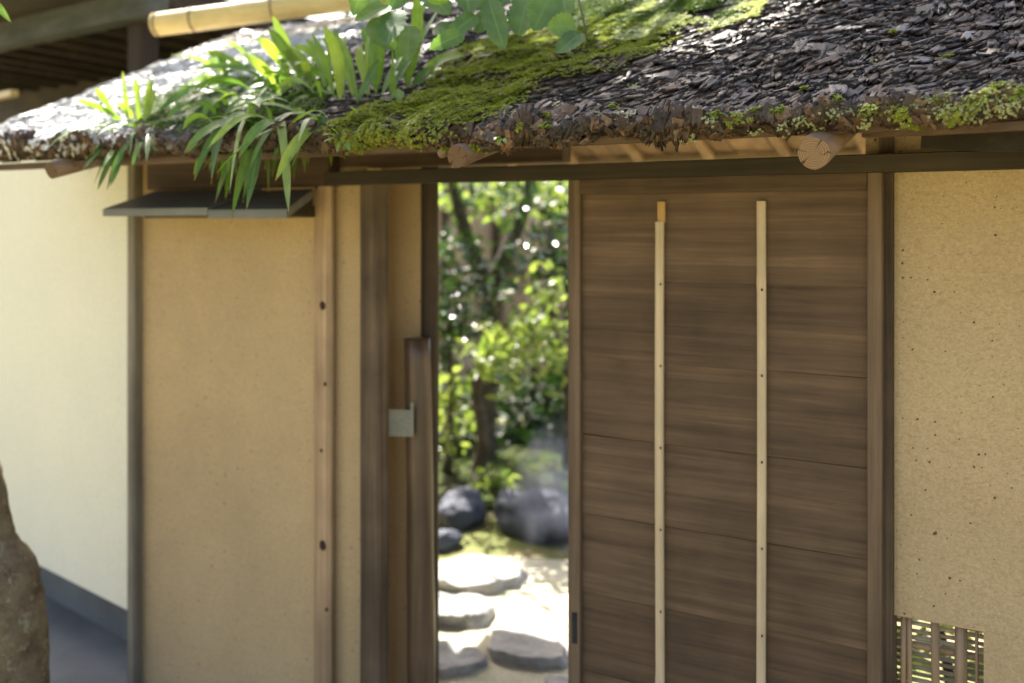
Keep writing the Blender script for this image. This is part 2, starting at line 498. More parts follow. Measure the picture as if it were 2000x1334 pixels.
M['broadleaf'] = leaf_mat("broad toothed leaf", (0.09, 0.165, 0.06), (0.17, 0.26, 0.08), (0.17, 0.28, 0.11), 0.42, 0.5, 0.3, bump=0.02)
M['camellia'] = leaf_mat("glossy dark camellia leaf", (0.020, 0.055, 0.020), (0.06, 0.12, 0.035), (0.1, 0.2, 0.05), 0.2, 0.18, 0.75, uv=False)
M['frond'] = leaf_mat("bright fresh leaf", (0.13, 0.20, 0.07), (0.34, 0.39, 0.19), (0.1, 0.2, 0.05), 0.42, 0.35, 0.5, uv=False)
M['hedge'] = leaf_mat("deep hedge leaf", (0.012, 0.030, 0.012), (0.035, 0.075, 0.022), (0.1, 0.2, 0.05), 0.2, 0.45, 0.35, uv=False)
M['trunk'] = stone_mat("grey bark trunk", (0.05, 0.042, 0.034), (0.14, 0.115, 0.09), (0.2, 0.2, 0.15), 14, 0.9, 0.2)
M['old_trunk'] = stone_mat("mottled old trunk bark", (0.10, 0.072, 0.045), (0.32, 0.25, 0.155), (0.36, 0.33, 0.21), 13, 0.9, 0.2)
M['rock'] = stone_mat("blue grey rock", (0.035, 0.042, 0.065), (0.105, 0.12, 0.165), None, 5, 0.7, 0.35)
M['step_stone'] = stone_mat("pale stepping stone", (0.20, 0.20, 0.20), (0.50, 0.49, 0.46), None, 6, 0.75, 0.3)
M['fence_panel'] = wood_mat("tan brushwood", (0.30, 0.22, 0.16), (0.46, 0.36, 0.27), (0.58, 0.47, 0.36), 'z', 0.85, 0.15, 30, 0.05)
M['stem'] = stone_mat("brown green stem", (0.08, 0.07, 0.03), (0.15, 0.15, 0.06), None, 20, 0.7, 0.3)

def log_end_mat(f=1.0):
    m = NT("sawn log end")
    tc = m.n("ShaderNodeTexCoord")
    sp = m.n("ShaderNodeSeparateXYZ"); m.l(tc.outputs["UV"], sp.inputs[0])
    nz = m.noise(tc.outputs["UV"], 3.0, 3)
    x = m.math('SUBTRACT', sp.outputs[0], 0.47); y = m.math('SUBTRACT', sp.outputs[1], 0.52)
    rad = m.math('SQRT', m.math('ADD', m.math('MULTIPLY', x, x), m.math('MULTIPLY', y, y)))
    rad = m.math('ADD', rad, m.math('MULTIPLY', nz, 0.07))
    ring = m.math('SINE', m.math('MULTIPLY', m.math('POWER', rad, 0.8), 90.0))
    col = m.ramp(m.math('ADD', m.math('MULTIPLY', ring, 0.5), 0.5), [(0.0, (0.27, 0.17, 0.095)), (0.6, (0.34, 0.23, 0.135)), (1.0, (0.42, 0.30, 0.185))])
    an = m.math('ARCTAN2', y, x)
    for a0, w in ((-2.4, 0.05), (0.9, 0.05), (2.9, 0.04), (-0.1, 0.035)):
        dd = m.math('ABSOLUTE', m.math('ADD', m.math('SUBTRACT', an, a0), m.math('MULTIPLY', m.math('SUBTRACT', nz, 0.5), 0.8)))
        cr = m.math('LESS_THAN', dd, m.math('MULTIPLY', m.math('SUBTRACT', rad, 0.08), w * 4))
        col = m.mix(m.math('MULTIPLY', cr, 0.85), col, (0.05, 0.028, 0.015))
    col = m.mix(1.0, col, (f, f * 0.92, f * 0.85), 'MULTIPLY')
    m.base(col, 0.8, 0.2)
    m.bump(ring, 0.3, 0.002)
    return m.m
M['log_end'] = log_end_mat(0.72)
M['log_end_wet'] = log_end_mat(0.42)

def ground_mat():
    m = NT("garden ground")
    v = m.coord((1, 1, 1), randomise=False)
    a = m.noise(v, 1.6, 6, 0.6); b = m.noise(v, 45, 5, 0.7)
    earth = m.ramp(b, [(0.3, (0.27, 0.21, 0.125)), (0.7, (0.47, 0.375, 0.235))])
    moss = m.ramp(b, [(0.3, (0.05, 0.085, 0.015)), (0.7, (0.15, 0.20, 0.04))])
    col = m.mix(m.ramp(a, [(0.44, (0,) * 3), (0.56, (0.8,) * 3)]), earth, moss)
    m.base(col, 0.9, 0.15)
    m.bump(b, 0.5, 0.02)
    return m.m
M['ground'] = ground_mat()

# ------------------------------------------------------------------ ground
tag(obj("ground", [(-150, -150, 0), (150, -150, 0), (150, 150, 0), (-150, 150, 0)], [(0, 1, 2, 3)], M['ground']), kind="structure")

# ------------------------------------------------------------------ roof geometry functions
EAVE_Y = -0.48
# extra height of the ragged thatch edge, along X
_ex = [at_y(p, 300, EAVE_Y).x for p in (-150, 0, 400, 700, 900, 1000, 1300, 1780, 1900, 2000, 2300)]
_ez = [0.032, 0.030, 0.014, 0.008, -0.006, -0.002, -0.004, -0.008, 0.002, 0.010, 0.010]
def edge_lift(x): return np.interp(x, _ex, _ez)
PROF = np.array([(0.10, 1.822), (0.045, 1.816), (0.012, 1.822), (0.000, 1.842), (0.006, 1.857), (0.03, 1.876), (0.07, 1.896), (0.13, 1.924), (0.24, 1.976), (0.50, 2.100), (0.90, 2.290), (1.20, 2.430), (1.36, 2.495), (1.46, 2.515), (1.56, 2.49), (1.80, 2.38), (2.55, 2.03)])
_seg = np.sqrt((np.diff(PROF, axis=0) ** 2).sum(1))
S_KNOT = np.concatenate([[0], np.cumsum(_seg)])
S_RIDGE = S_KNOT[13]
S_EDGE = S_KNOT[3]
X0, X1 = at_y(-165, 260, EAVE_Y).x, 0.75

def vnoise(x, y, seed=0):
    """cheap value noise on arrays, -1..1"""
    x = np.asarray(x, float) + seed * 17.13; y = np.asarray(y, float) + seed * 5.71
    xi = np.floor(x); yi = np.floor(y)
    fx = x - xi; fy = y - yi
    fx = fx * fx * (3 - 2 * fx); fy = fy * fy * (3 - 2 * fy)
    def h(a, b):
        q = np.sin(a * 127.1 + b * 311.7) * 43758.5453
        return (q - np.floor(q)) * 2 - 1
    return (h(xi, yi) * (1 - fx) + h(xi + 1, yi) * fx) * (1 - fy) + (h(xi, yi + 1) * (1 - fx) + h(xi + 1, yi + 1) * fx) * fy

def roof_pt(x, s):
    """points of the thatch surface; arrays in, (n,3) out"""
    x = np.asarray(x, float); s = np.asarray(s, float)
    t = np.interp(s, S_KNOT, PROF[:, 0]); z = np.interp(s, S_KNOT, PROF[:, 1])
    w = np.clip(1 - (s - S_EDGE) / 0.5, 0, 1)
    lift = edge_lift(x) * w + 0.010 * vnoise(x * 7, s * 7, 1) + 0.005 * vnoise(x * 19, s * 19, 2) + 0.007 * w * w * vnoise(x * 31, s * 5, 22)
    t = t + 0.012 * w * vnoise(x * 6, s * 0 + 0.5, 3) + 0.008 * w * vnoise(x * 17, s * 3, 4)
    # rounded verge on the left
    v = np.clip((X0 + 0.10 - x) / 0.10, 0, 1)
    lift = lift - 0.07 * v * v * np.clip((s - S_EDGE) / 0.1, 0, 1)
    return np.stack([x, EAVE_Y + t, z + lift], -1)

def roof_frame(x, s):
    e = 0.012
    ds = roof_pt(x, s - e) - roof_pt(x, s + e)        # down the slope
    dx = roof_pt(x + e, s) - roof_pt(x - e, s)
    ds /= np.linalg.norm(ds, axis=-1, keepdims=True); dx /= np.linalg.norm(dx, axis=-1, keepdims=True)
    n = np.cross(ds, dx); n /= np.linalg.norm(n, axis=-1, keepdims=True)
    return ds, dx, n

_gs = np.linspace(S_EDGE - 0.03, S_RIDGE, 260); _gx = np.linspace(X0, X1, 420)
_GX, _GS = np.meshgrid(_gx, _gs)
_GP = roof_pt(_GX.ravel(), _GS.ravel())
_rel = _GP - np.array(CAM)
_dep = _rel @ np.array(FWD)
_gpx = 1000 + F * (_rel @ np.array(RIGHT)) / _dep
_gpy = HORIZON - F * _rel[:, 2] / _dep
def roof_xs(px, py):
    """roof coordinates (x, s) of the nearest thatch point seen at a pixel"""
    d2 = (_gpx - px) ** 2 + (_gpy - py) ** 2 + np.where(_dep > 6, 1e9, 0)
    i = int(np.argmin(d2 + _dep * 6))
    return float(_GX.ravel()[i]), float(_GS.ravel()[i])
def roof_at(px, py):
    x, s = roof_xs(px, py)
    return Vector(roof_pt(x, s))
def proj_np(P):
    rel = P - np.array(CAM)
    d = rel @ np.array(FWD)
    return 1000 + F * (rel @ np.array(RIGHT)) / d, HORIZON - F * rel[:, 2] / d, d

# ------------------------------------------------------------------ the gate
gate = empty("tea_garden_gate", (-1.4, 0, 0), "wooden tea garden gate with tan plaster walls under a mossy bark roof", "gate")

# roof: core sheet, then shingles, moss and lichen on it
ns = 70
sg = np.concatenate([np.linspace(0, S_KNOT[8], 34), np.linspace(S_KNOT[8], S_KNOT[-1], 37)[1:]])
xg = np.linspace(X0, X1, 330)
GX, GS = np.meshgrid(xg, sg)
P = roof_pt(GX.ravel(), GS.ravel())
_, _, Nn = roof_frame(GX.ravel(), GS.ravel())
P = P - Nn * (0.010 + 0.016 * np.clip(1 - np.abs(GS.ravel() - S_EDGE) / 0.08, 0, 1) + 0.006 * (vnoise(GX.ravel() * 40, GS.ravel() * 40, 5) + vnoise(GX.ravel() * 90, GS.ravel() * 90, 6)))[:, None]
nr, nc = GX.shape
idx = np.arange(nr * nc).reshape(nr, nc)
q = np.stack([idx[:-1, :-1], idx[:-1, 1:], idx[1:, 1:], idx[1:, :-1]], -1).reshape(-1, 4)
# close the left verge and the underside
under = np.stack([np.full(nr, X0 + 0.03), EAVE_Y + np.interp(sg, S_KNOT, PROF[:, 0]), np.minimum(np.interp(sg, S_KNOT, PROF[:, 1]) - 0.09, 9)], -1)
under[:, 2] = np.maximum(under[:, 2], 1.80)
V = np.concatenate([P, under]); base = nr * nc
vq = np.stack([idx[:-1, 0], idx[1:, 0], base + np.arange(1, nr), base + np.arange(0, nr - 1)], -1)
roof = np_obj("roof", V, np.concatenate([q, vq]), M['bark_core'], gate, smooth=True)
tag(roof, "weathered cypress bark thatch, mossy in the middle and ragged along the eave")

# bark shingle prototypes: ragged slabs, local x along the slab (tip at +x), z up
def shingle_proto(seed, nx=3, ny=5):
    r = np.random.default_rng(seed)
    V = []
    wprof = r.uniform(0.75, 1.0, nx + 1); wprof[-1] *= r.uniform(0.55, 1.0)
    skew = r.uniform(-0.25, 0.25)
    tip = r.uniform(-0.45, 0.12, ny + 1)
    th = 0.11
    curl = r.uniform(-0.10, 0.16); cup = r.uniform(-0.15, 0.25)
    for i in range(nx + 1):
        for j in range(ny + 1):
            u = i / nx; v = j / ny - 0.5
            x = u + (tip[j] * u ** 3)
            y = v * wprof[i] + skew * u * 0.3 + (r.uniform(-0.06, 0.06) if 0 < i else 0)
            z = curl * u * u * 0.5 + cup * (v * v) + r.uniform(-0.03, 0.03)
            V.append((x, y, z))
    T = len(V)
    V = V + [(x, y * 0.96, z - th) for x, y, z in V]
    Fq = []
    for i in range(nx):
        for j in range(ny):
            a = i * (ny + 1) + j
            Fq.append((a, a + ny + 1, a + ny + 2, a + 1))
    ring = [i * (ny + 1) for i in range(nx + 1)] + [nx * (ny + 1) + j for j in range(1, ny + 1)] + [i * (ny + 1) + ny for i in range(nx - 1, -1, -1)]
    for a, b in zip(ring[:-1], ring[1:]):
        Fq.append((a, a + T, b + T, b))
    return np.array(V), np.array(Fq)
PROTO = [shingle_proto(100 + i) for i in range(14)]

# moss and light coverage, decided on the surface
def poly_mask(px, py, poly):
    inside = np.zeros(len(px), bool)
    n = len(poly)
    for i in range(n):
        x1, y1 = poly[i]; x2, y2 = poly[(i + 1) % n]
        c = ((y1 > py) != (y2 > py)) & (px < (x2 - x1) * (py - y1) / (y2 - y1 + 1e-9) + x1)
        inside ^= c
    return inside
MOSS_POLY = [(640, 262), (700, 300), (800, 296), (905, 246), (985, 222), (1010, 200), (1090, 165), (1200, 140), (1290, 105), (1330, 70), (1200, 30), (1050, 60), (905, 90), (840, 165), (760, 205), (690, 222)]
MOSS_XS = [roof_xs(a, b) for a, b in MOSS_POLY]
def in_moss(x, s): return poly_mask(x, s, MOSS_XS)
MOSS2 = [roof_xs(a, b) for a, b in [(1100, 95), (1330, 75), (1480, 40), (1500, 5), (1100, 5)]]
MOSS3 = [roof_xs(a, b) for a, b in [(230, 215), (270, 262), (480, 262), (640, 250), (640, 150), (440, 150)]]

xs, ss, kindv = [], [], []
s = S_EDGE - 0.030
while s < S_RIDGE + 0.25:
    k = 1 + 0.75 * max(0, s - 0.25)
    dx = (0.0125 if s < S_EDGE + 0.06 else 0.0165) * k
    n = int((X1 - X0) / dx)
    xx = X0 + (np.arange(n) + rng.uniform(0, 1)) * dx + rng.normal(0, dx * 0.45, n)
    xs.append(xx); ss.append(s + rng.normal(0, 0.008, n))
    s += (0.0075 if s < S_EDGE + 0.06 else 0.0125) * k
xs = np.concatenate(xs); ss = np.concatenate(ss)
keep = (xs > X0) & (xs < X1) & ~(in_moss(xs, ss) & (rng.random(len(xs)) < 0.85))
xs, ss = xs[keep], ss[keep]
n = len(xs)
C = roof_pt(xs, ss); D, Xd, N = roof_frame(xs, ss)
edge = ss < S_EDGE + 0.035 + 0.03 * vnoise(xs * 8, ss * 0, 31)
near = np.clip(1 - (ss - S_EDGE) / 0.35, 0, 1)
yaw = rng.normal(0, 1, n) * np.where(edge, 0.55, 0.25) - 0.12 - 0.30 * near + (0.25 + 0.3 * near) * vnoise(xs * 5, ss * 5, 9)
pitch = np.where(edge, rng.uniform(0.0, 0.28, n), rng.normal(0.13, 0.035, n))
A = D * np.cos(yaw)[:, None] + Xd * np.sin(yaw)[:, None]
A = A * np.cos(pitch)[:, None] + N * np.sin(pitch)[:, None]
# at the very edge the bark droops instead of sticking out
hang = np.clip(vnoise(xs * 9, ss * 3, 21) * 2.0 - 0.2, 0, 1)
droop = np.where(edge, rng.uniform(0.0, 0.15, n) + 0.5 * hang, 0)
A[:, 2] -= droop
A /= np.linalg.norm(A, axis=1, keepdims=True)
B = np.cross(N, A); B /= np.linalg.norm(B, axis=1, keepdims=True)
roll = rng.normal(0, np.where(edge, 0.16, 0.055))[:, None]
B = B * np.cos(roll) + np.cross(A, B) * np.sin(roll)
Cn = np.cross(A, B)
ln = np.where(edge, rng.uniform(0.020, 0.042, n) + 0.03 * hang, rng.uniform(0.040, 0.115, n)) * (1 + 0.25 * np.clip(ss - 0.3, 0, 1))
wd = np.where(edge, rng.uniform(0.007, 0.028, n), 0.007 + 0.042 * rng.random(n) ** 1.7 + (rng.random(n) < 0.05) * 0.02)
th = np.where(edge, rng.uniform(0.022, 0.055, n), rng.uniform(0.022, 0.046, n))
C = C - A * (ln * 0.75)[:, None] + N * (rng.normal(0.001, 0.0022, n) - 0.5 * ln * np.sin(pitch) * 0.6)[:, None]
mats = np.zeros((n, 3, 3))
mats[:, :, 0] = A * ln[:, None]; mats[:, :, 1] = B * wd[:, None]; mats[:, :, 2] = Cn * th[:, None]
pid = rng.integers(0, len(PROTO), n)
TIP = C + A * (ln * 0.8)[:, None]
tpx, tpy, tdp = proj_np(TIP)
inview = (tpx > 10) & (tpx < 1990) & (tpy > 5) & (ss < S_RIDGE)
score = np.where(inview, (wd * ln) / tdp ** 2 * np.where(edge, 1.6, 1.0) * np.where((tpx > 850), 1.6, 0.6), 0)
hero = np.argsort(-score)[:300]
is_hero = np.zeros(n, bool); is_hero[hero] = True
brown = rng.random(n) < np.clip(0.95 - (ss - S_EDGE + 0.01) / 0.075 + 0.35 * vnoise(xs * 11, ss * 11, 33), 0.02, 0.85)
Lg = np.array(gate.location)
proto_me = {}
for i in hero:
    e = bool(brown[i]); key = (int(pid[i]), e)
    if key not in proto_me:
        pv, pf = PROTO[key[0]]
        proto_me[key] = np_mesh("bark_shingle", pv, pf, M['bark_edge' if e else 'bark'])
    o = bpy.data.objects.new("bark_shingle", proto_me[key])
    mm = Matrix([[*mats[i][r], C[i][r] - Lg[r]] for r in range(3)] + [[0, 0, 0, 1]])
    link(o, roof)
    o.matrix_local = mm
def bulk(name, sel, mat, parent, protos, mats, C, pid):
    Vs, Fs, off = [], [], 0
    for k, (pv, pf) in enumerate(protos):
        ii = np.where(sel & (pid == k))[0]
        if not len(ii): continue
        W = np.einsum('nij,vj->nvi', mats[ii], pv) + C[ii][:, None, :]
        Vs.append(W.reshape(-1, 3))
        Fs.append((pf[None] + (np.arange(len(ii)) * len(pv))[:, None, None]).reshape(-1, pf.shape[1]) + off)
        off += len(ii) * len(pv)
    o = np_obj(name, np.concatenate(Vs), np.concatenate(Fs), mat, parent)
    return tag(o, kind="stuff")
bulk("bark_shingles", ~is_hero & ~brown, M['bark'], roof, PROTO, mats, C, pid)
bulk("eave_bark", ~is_hero & brown, M['bark_edge'], roof, PROTO, mats, C, pid)

# moss and lichen tufts: tiny splayed leaflets
def tuft_proto(seed, k=7, up=0.6):
    r = np.random.default_rng(seed)
    V, Fq = [], []
    for i in range(k):
        a = 2 * math.pi * (i + r.uniform(-.3, .3)) / k
        el = r.uniform(0.15, 1.1) * up
        d = np.array([math.cos(a) * math.cos(el), math.sin(a) * math.cos(el), math.sin(el)])
        sde = np.array([-math.sin(a), math.cos(a), 0]) * 0.22
        L = r.uniform(0.7, 1.25)
        b = len(V)
        V += [d * 0.05, d * L * 0.5 + sde + np.array([0, 0, 0.08]), d * L, d * L * 0.5 - sde + np.array([0, 0, 0.08])]
        Fq.append((b, b + 1, b + 2, b + 3))
    return np.array(V), np.array(Fq)
TUFT = [tuft_proto(300 + i) for i in range(6)]
LICH = [tuft_proto(400 + i, 6, 0.35) for i in range(5)]
def scatter_tufts(name, x, s, size, mat, protos, lift=None, label=None):
    n = len(x)
    C = roof_pt(x, s); D, Xd, N = roof_frame(x, s)
    N = N + np.array([0, 0, 0.5]) + rng.normal(0, 0.25, (n, 3)); N /= np.linalg.norm(N, axis=1, keepdims=True)
    A = D + Xd * rng.normal(0, 1, n)[:, None]
    A = A - N * (A * N).sum(1)[:, None]; A /= np.linalg.norm(A, axis=1, keepdims=True)
    B = np.cross(N, A)
    if lift is not None: C = C + N * lift[:, None]
    mt = np.stack([A, B, N], -1) * size[:, None, None]
    o = bulk(name, np.ones(n, bool), mat, roof, protos, mt, C, rng.integers(0, len(protos), n))
    if label: o["label"] = label
    return o
def sample_xs(poly, n):
    p = np.array(poly)
    x = rng.uniform(p[:, 0].min(), p[:, 0].max(), n); s = rng.uniform(p[:, 1].min(), p[:, 1].max(), n)
    k = poly_mask(x, s, poly)
    return x[k], s[k]
x, s = sample_xs(MOSS_XS, 60000)
# ragged fringe: also spill a little past the outline
x = x + rng.normal(0, 0.012, len(x)); s = s + rng.normal(0, 0.012, len(s))
dens = 0.55 + 0.7 * vnoise(x * 12, s * 12, 11) + 0.3 * vnoise(x * 40, s * 40, 12)
k = rng.random(len(x)) < dens
x, s = x[k], s[k]
lift = 0.004 + 0.014 * np.clip(vnoise(x * 14, s * 14, 13) + 0.4, 0, 1.4) + 0.006 * vnoise(x * 45, s * 45, 14)
scatter_tufts("moss", x, s, rng.uniform(0.0035, 0.0075, len(x)), M['moss'], TUFT, lift, "thick yellow green moss cushion in the middle of the eave")
x, s = sample_xs(MOSS2, 60000)
k = rng.random(len(x)) < 0.25 + 0.8 * vnoise(x * 7, s * 7, 15)
x, s = x[k], s[k]
x3, s3 = sample_xs(MOSS3, 20000)
k = rng.random(len(x3)) < 0.35 + 0.8 * vnoise(x3 * 9, s3 * 9, 16)
x = np.concatenate([x, x3[k]]); s = np.concatenate([s, s3[k]])
scatter_tufts("moss", x, s, rng.uniform(0.005, 0.010, len(x)), M['moss_dark'], TUFT, 0.006 + rng.uniform(0, 0.008, len(x)))
# small cushions along the eave
def cushions(spots, per, sig):
    X, S = [], []
    for (a, b, k) in spots:
        cx, cs = roof_xs(a, b)
        m = int(per * k)
        X.append(rng.normal(cx, sig * k, m)); S.append(rng.normal(cs, sig * k * 0.6, m))
    return np.concatenate(X), np.concatenate(S)
x, s = cushions([(1070, 232, .6), (1065, 250, .5), (1200, 215, .7), (1438, 236, 1.1), (1395, 232, .6), (1520, 224, .9), (1480, 218, .6), (1640, 205, .8), (1700, 215, .8), (1760, 224, .9), (1830, 205, .9), (1900, 210, 1.2), (1925, 185, 1.3), (1960, 178, 1.0), (1870, 228, 1.0), (1780, 262, .9), (1570, 180, .5), (1850, 120, .5), (1745, 68, .5), (930, 298, .9), (880, 296, .6), (1020, 250, .5), (1990, 190, 1.0)], 60, 0.010)
lift = 0.004 + rng.uniform(0, 0.008, len(x))
scatter_tufts("moss", x, s, rng.uniform(0.003, 0.0065, len(x)), M['moss'], TUFT, lift)
x, s = cushions([(1215, 232, 1.2), (1160, 228, .6), (1240, 178, 1.0), (1350, 280, .8), (1390, 245, .8), (1570, 240, .9), (1620, 228, .8), (1655, 222, .8), (1690, 238, .8), (1740, 220, 1.1), (1790, 215, 1.1), (1840, 220, 1.2), (1880, 222, 1.3), (1910, 220, 1.2), (1950, 212, 1.3), (1985, 205, 1.2), (1770, 250, .8), (1530, 255, .8), (1470, 255, .7), (1090, 215, .6), (1860, 195, .8), (1930, 195, .9), (1700, 128, .5), (1600, 262, .7), (985, 212, .7)], 30, 0.010)
lift = 0.005 + rng.uniform(0, 0.007, len(x))
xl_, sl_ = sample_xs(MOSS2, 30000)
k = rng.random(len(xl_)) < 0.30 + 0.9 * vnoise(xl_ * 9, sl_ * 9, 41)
scatter_tufts("lichen", xl_[k], sl_[k], rng.uniform(0.005, 0.011, k.sum()), M['moss_sun_paint'], LICH, 0.006 + rng.uniform(0, 0.006, k.sum()))  # pale tufts over the upper moss, bright sunlight put into their colour
scatter_tufts("lichen", x, s, rng.uniform(0.002, 0.005, len(x)), M['lichen'], LICH, lift, "pale green lichen crust along the right of the eave")

# ---- underside of the roof: soffit boards, rafters, battens
RISE = math.tan(R(19))
def soffit_z(y):
    yr = 0.95
    return 1.812 + RISE * (y - EAVE_Y) if y < yr else 1.812 + RISE * (yr - EAVE_Y) - RISE * (y - yr)
bx = X0 + 0.06
i = 0
while bx < X1:
    w = 0.085
    for (ya, yb, lab) in ((EAVE_Y + 0.05, 0.93, 'f'), (0.97, 2.02, 'r')):
        za, zb = soffit_z(ya), soffit_z(yb)
        dz = 0.004 * (i % 2)
        V, Fc = timber((bx + w / 2, ya, za + 0.012 + dz), (bx + w / 2, yb, zb + 0.012 + dz), w * 0.97, 0.010, seg=2, jit=0.001, seed=i)
        obj("soffit_board", V, Fc, M['brown_x'] if lab == 'f' else M['soffit'], roof)
    bx += w
    i += 1
# eave fascia lath and purlins
V, Fc = timber((X0 + 0.05, EAVE_Y + 0.055, 1.822), (X1, EAVE_Y + 0.055, 1.822), 0.03, 0.018, seg=24, jit=0.004, hint=UP)
obj("eave_lath", V, Fc, M['brown_x'], roof)
V, Fc = timber((X0 + 0.1, 0.95, soffit_z(0.95) - 0.03), (X1, 0.95, soffit_z(0.95) - 0.03), 0.07, 0.07, seg=12)
obj("ridge_purlin", V, Fc, M['brown_x'], roof)
for yb, key in ((1.62, 'soffit_x'), (1.98, 'soffit_x')):
    V, Fc = timber((X0 + 0.1, yb, soffit_z(yb) - 0.014), (X1, yb, soffit_z(yb) - 0.014), 0.03, 0.022, seg=12)
    obj("batten", V, Fc, M[key], roof)
# rear rafters seen over the lintel
rx = -3.2
while rx < 0.7:
    V, Fc = timber((rx, 0.98, soffit_z(0.98) - 0.012), (rx, 2.0, soffit_z(2.0) - 0.012), 0.045, 0.032, seg=4)
    obj("rafter", V, Fc, M['soffit'], roof)
    rx += 0.34

def log_with_end(name, p0, p1, r0, r1, parent, seed):
    V, Fc = log(p0, p1, r0, r1, seg=10, sides=24, wob=0.10, seed=seed)
    o = obj(name, V, Fc, M['rafter'], parent, smooth=True)
    for p in o.data.polygons:
        if len(p.vertices) > 6: p.use_smooth = False
    # sawn face as a thin disc just proud of the end
    d = (Vector(p1) - Vector(p0)).normalized()
    ring = [v - d * 0.0012 + (Vector(p0) - v) * 0.03 for v in V[:24]]
    cen = Vector(p0) - d * 0.0016
    uv = [(0.5 + 0.5 * math.cos(2 * math.pi * j / 24), 0.5 + 0.5 * math.sin(2 * math.pi * j / 24)) for j in range(24)] + [(0.5, 0.5)]
    L = root_loc(parent)
    e = bpy.data.objects.new("log_end", mesh_data("log_end", [v - L for v in ring] + [cen - L], [(24, (j + 1) % 24, j) for j in range(24)], M['log_end' if seed == 1 else 'log_end_wet'], True, uv))
    link(e, parent)
    return o
for k, (px, py, r) in enumerate(((1590, 299, 0.0305), (893, 306, 0.026), (100, 333, 0.026))):
    p0 = at_y(px, py, EAVE_Y - 0.015)
    p1 = p0 + Vector((0.0, 1.25, 1.25 * math.tan(R(16))))
    log_with_end("log_rafter", p0, p1, r, r * 1.05, roof, k * 3 + 1)
V, Fc = log(at_y(862, 300, EAVE_Y + 0.01), at_y(862, 300, EAVE_Y + 0.01) + Vector((0, 0.8, 0.24)), 0.011, 0.012, seg=5, sides=12, seed=9)
obj("log_rafter", V, Fc, M['rafter'], roof, True)
# squared beam end under the eave at the right
a, b = at_d(1816, 272, 1.93), at_d(2140, 276, 1.62)
V, Fc = timber(a, b, 0.045, 0.040, seg=6, ch=0.06)
obj("eave_beam", V, Fc, M['dark_x'], roof)
a, b = at_d(1690, 261, 1.88), at_d(2120, 240, 1.62)
V, Fc = timber(a, b, 0.03, 0.016, seg=6, ch=0.1)
obj("eave_lath", V, Fc, M['brown_x'], roof)

# ---- walls and posts of the gate
def wx(px, y): return at_y(px, HORIZON, y).x
def wz(px, py, y): return at_y(px, py, y).z
PL = 0.035                     # plaster face

lin_y = -0.055
zt, zb = wz(1000, 324, lin_y), wz(1000, 353, lin_y)
V, Fc = timber((wx(633, lin_y), lin_y + 0.03, (zt + zb) / 2), (0.75, lin_y + 0.03, (zt + zb) / 2), 0.06, zt - zb, seg=16, jit=0.002, ch=0.06)
obj("lintel", V, Fc, M['dark_x'], gate)
# dark plate above the left wall panel
z1 = wz(450, 368, -0.01); z2 = z1 + 0.13
V, Fc = timber((wx(285, -0.01), 0.02, (z1 + z2) / 2), (wx(640, -0.01), 0.02, (z1 + z2) / 2), 0.05, z2 - z1, seg=6)
obj("wall_plate", V, Fc, M['brown_x'], gate)
V, Fc = timber((wx(640, 0.02) + 0.02, 0.07, zt + 0.07), (wx(1090, 0.02), 0.07, zt + 0.07), 0.05, 0.11, seg=6)
obj("wall_plate", V, Fc, M['brown_x'], gate)

xl, xr = wx(262, PL), wx(702, PL)
obj("plaster_wall", *boxv(xl, wx(612, PL) + 0.03, PL, PL + 0.07, 0.0, 1.90), M['plaster_l'], gate)["label"] = "smooth tan plaster panel between grey corner post and knotty post"
obj("plaster_wall", *boxv(wx(612, PL) + 0.033, xr + 0.02, PL + 0.012, PL + 0.08, 0.0, 1.86), M['plaster_l'], gate)["label"] = "narrow tan plaster strip between knotty post and plank post"
ry = 0.20
obj("plaster_wall", *boxv(wx(735, ry), wx(820, ry), ry, ry + 0.03, 0.0, 1.95), M['plaster_l'], gate)["label"] = "tan plaster return behind the short log"

def post(name, pxa, pxb, y, top, mat, depth=0.06, seg=22, jit=0.003, bottom_shift=0.0, ch=0.14, label=None, parent=gate, zbot=-0.02):
    xa, xb = wx(pxa, y), wx(pxb, y)
    c = (xa + xb) / 2
    V, Fc = timber((c + bottom_shift, y + depth / 2, zbot), (c, y + depth / 2, top), xb - xa, depth, seg=seg, jit=jit, ch=ch, hint=Vector((0, 1, 0)), seed=pxa * 0.01)
    o = obj(name, V, Fc, mat, parent)
    if label: o["label"] = label
    return o
post("corner_post", 247, 262, -0.003, 1.97, M['grey_z'], 0.037, label="grey weathered corner post beside the white wall")
kp = post("knotty_post", 609, 642, 0.003, 1.86, M['knotty_z'], 0.032, jit=0.005, ch=0.3, label="pale peeled post with dark knots")
for (px, py, r) in ((636, 597, .014), (641, 750, .007), (634, 880, .006), (636, 1065, .016), (644, 1190, .006), (624, 366, .008)):
    c = at_y(px - 6, py, 0.003)
    V, Fc = rock(c, (r * 0.75, 0.005, r), px * 0.1, 0.15, 2)
    obj("knot", V, Fc, M['knot'], kp, True)
post("plank_post", 701, 741, -0.015, 1.80, M['brown_z'], 0.05, jit=0.003, ch=0.12, label="wide worn brown plank post")
V, Fc = log((wx(838, 0.235), 0.235, -0.02), (wx(838, 0.235), 0.235, 1.92), 0.031, 0.030, seg=14, sides=18, wob=0.05, seed=4)
obj("inner_post", V, Fc, M['dark_z'], gate, True)["label"] = "dark round post at the edge of the opening"
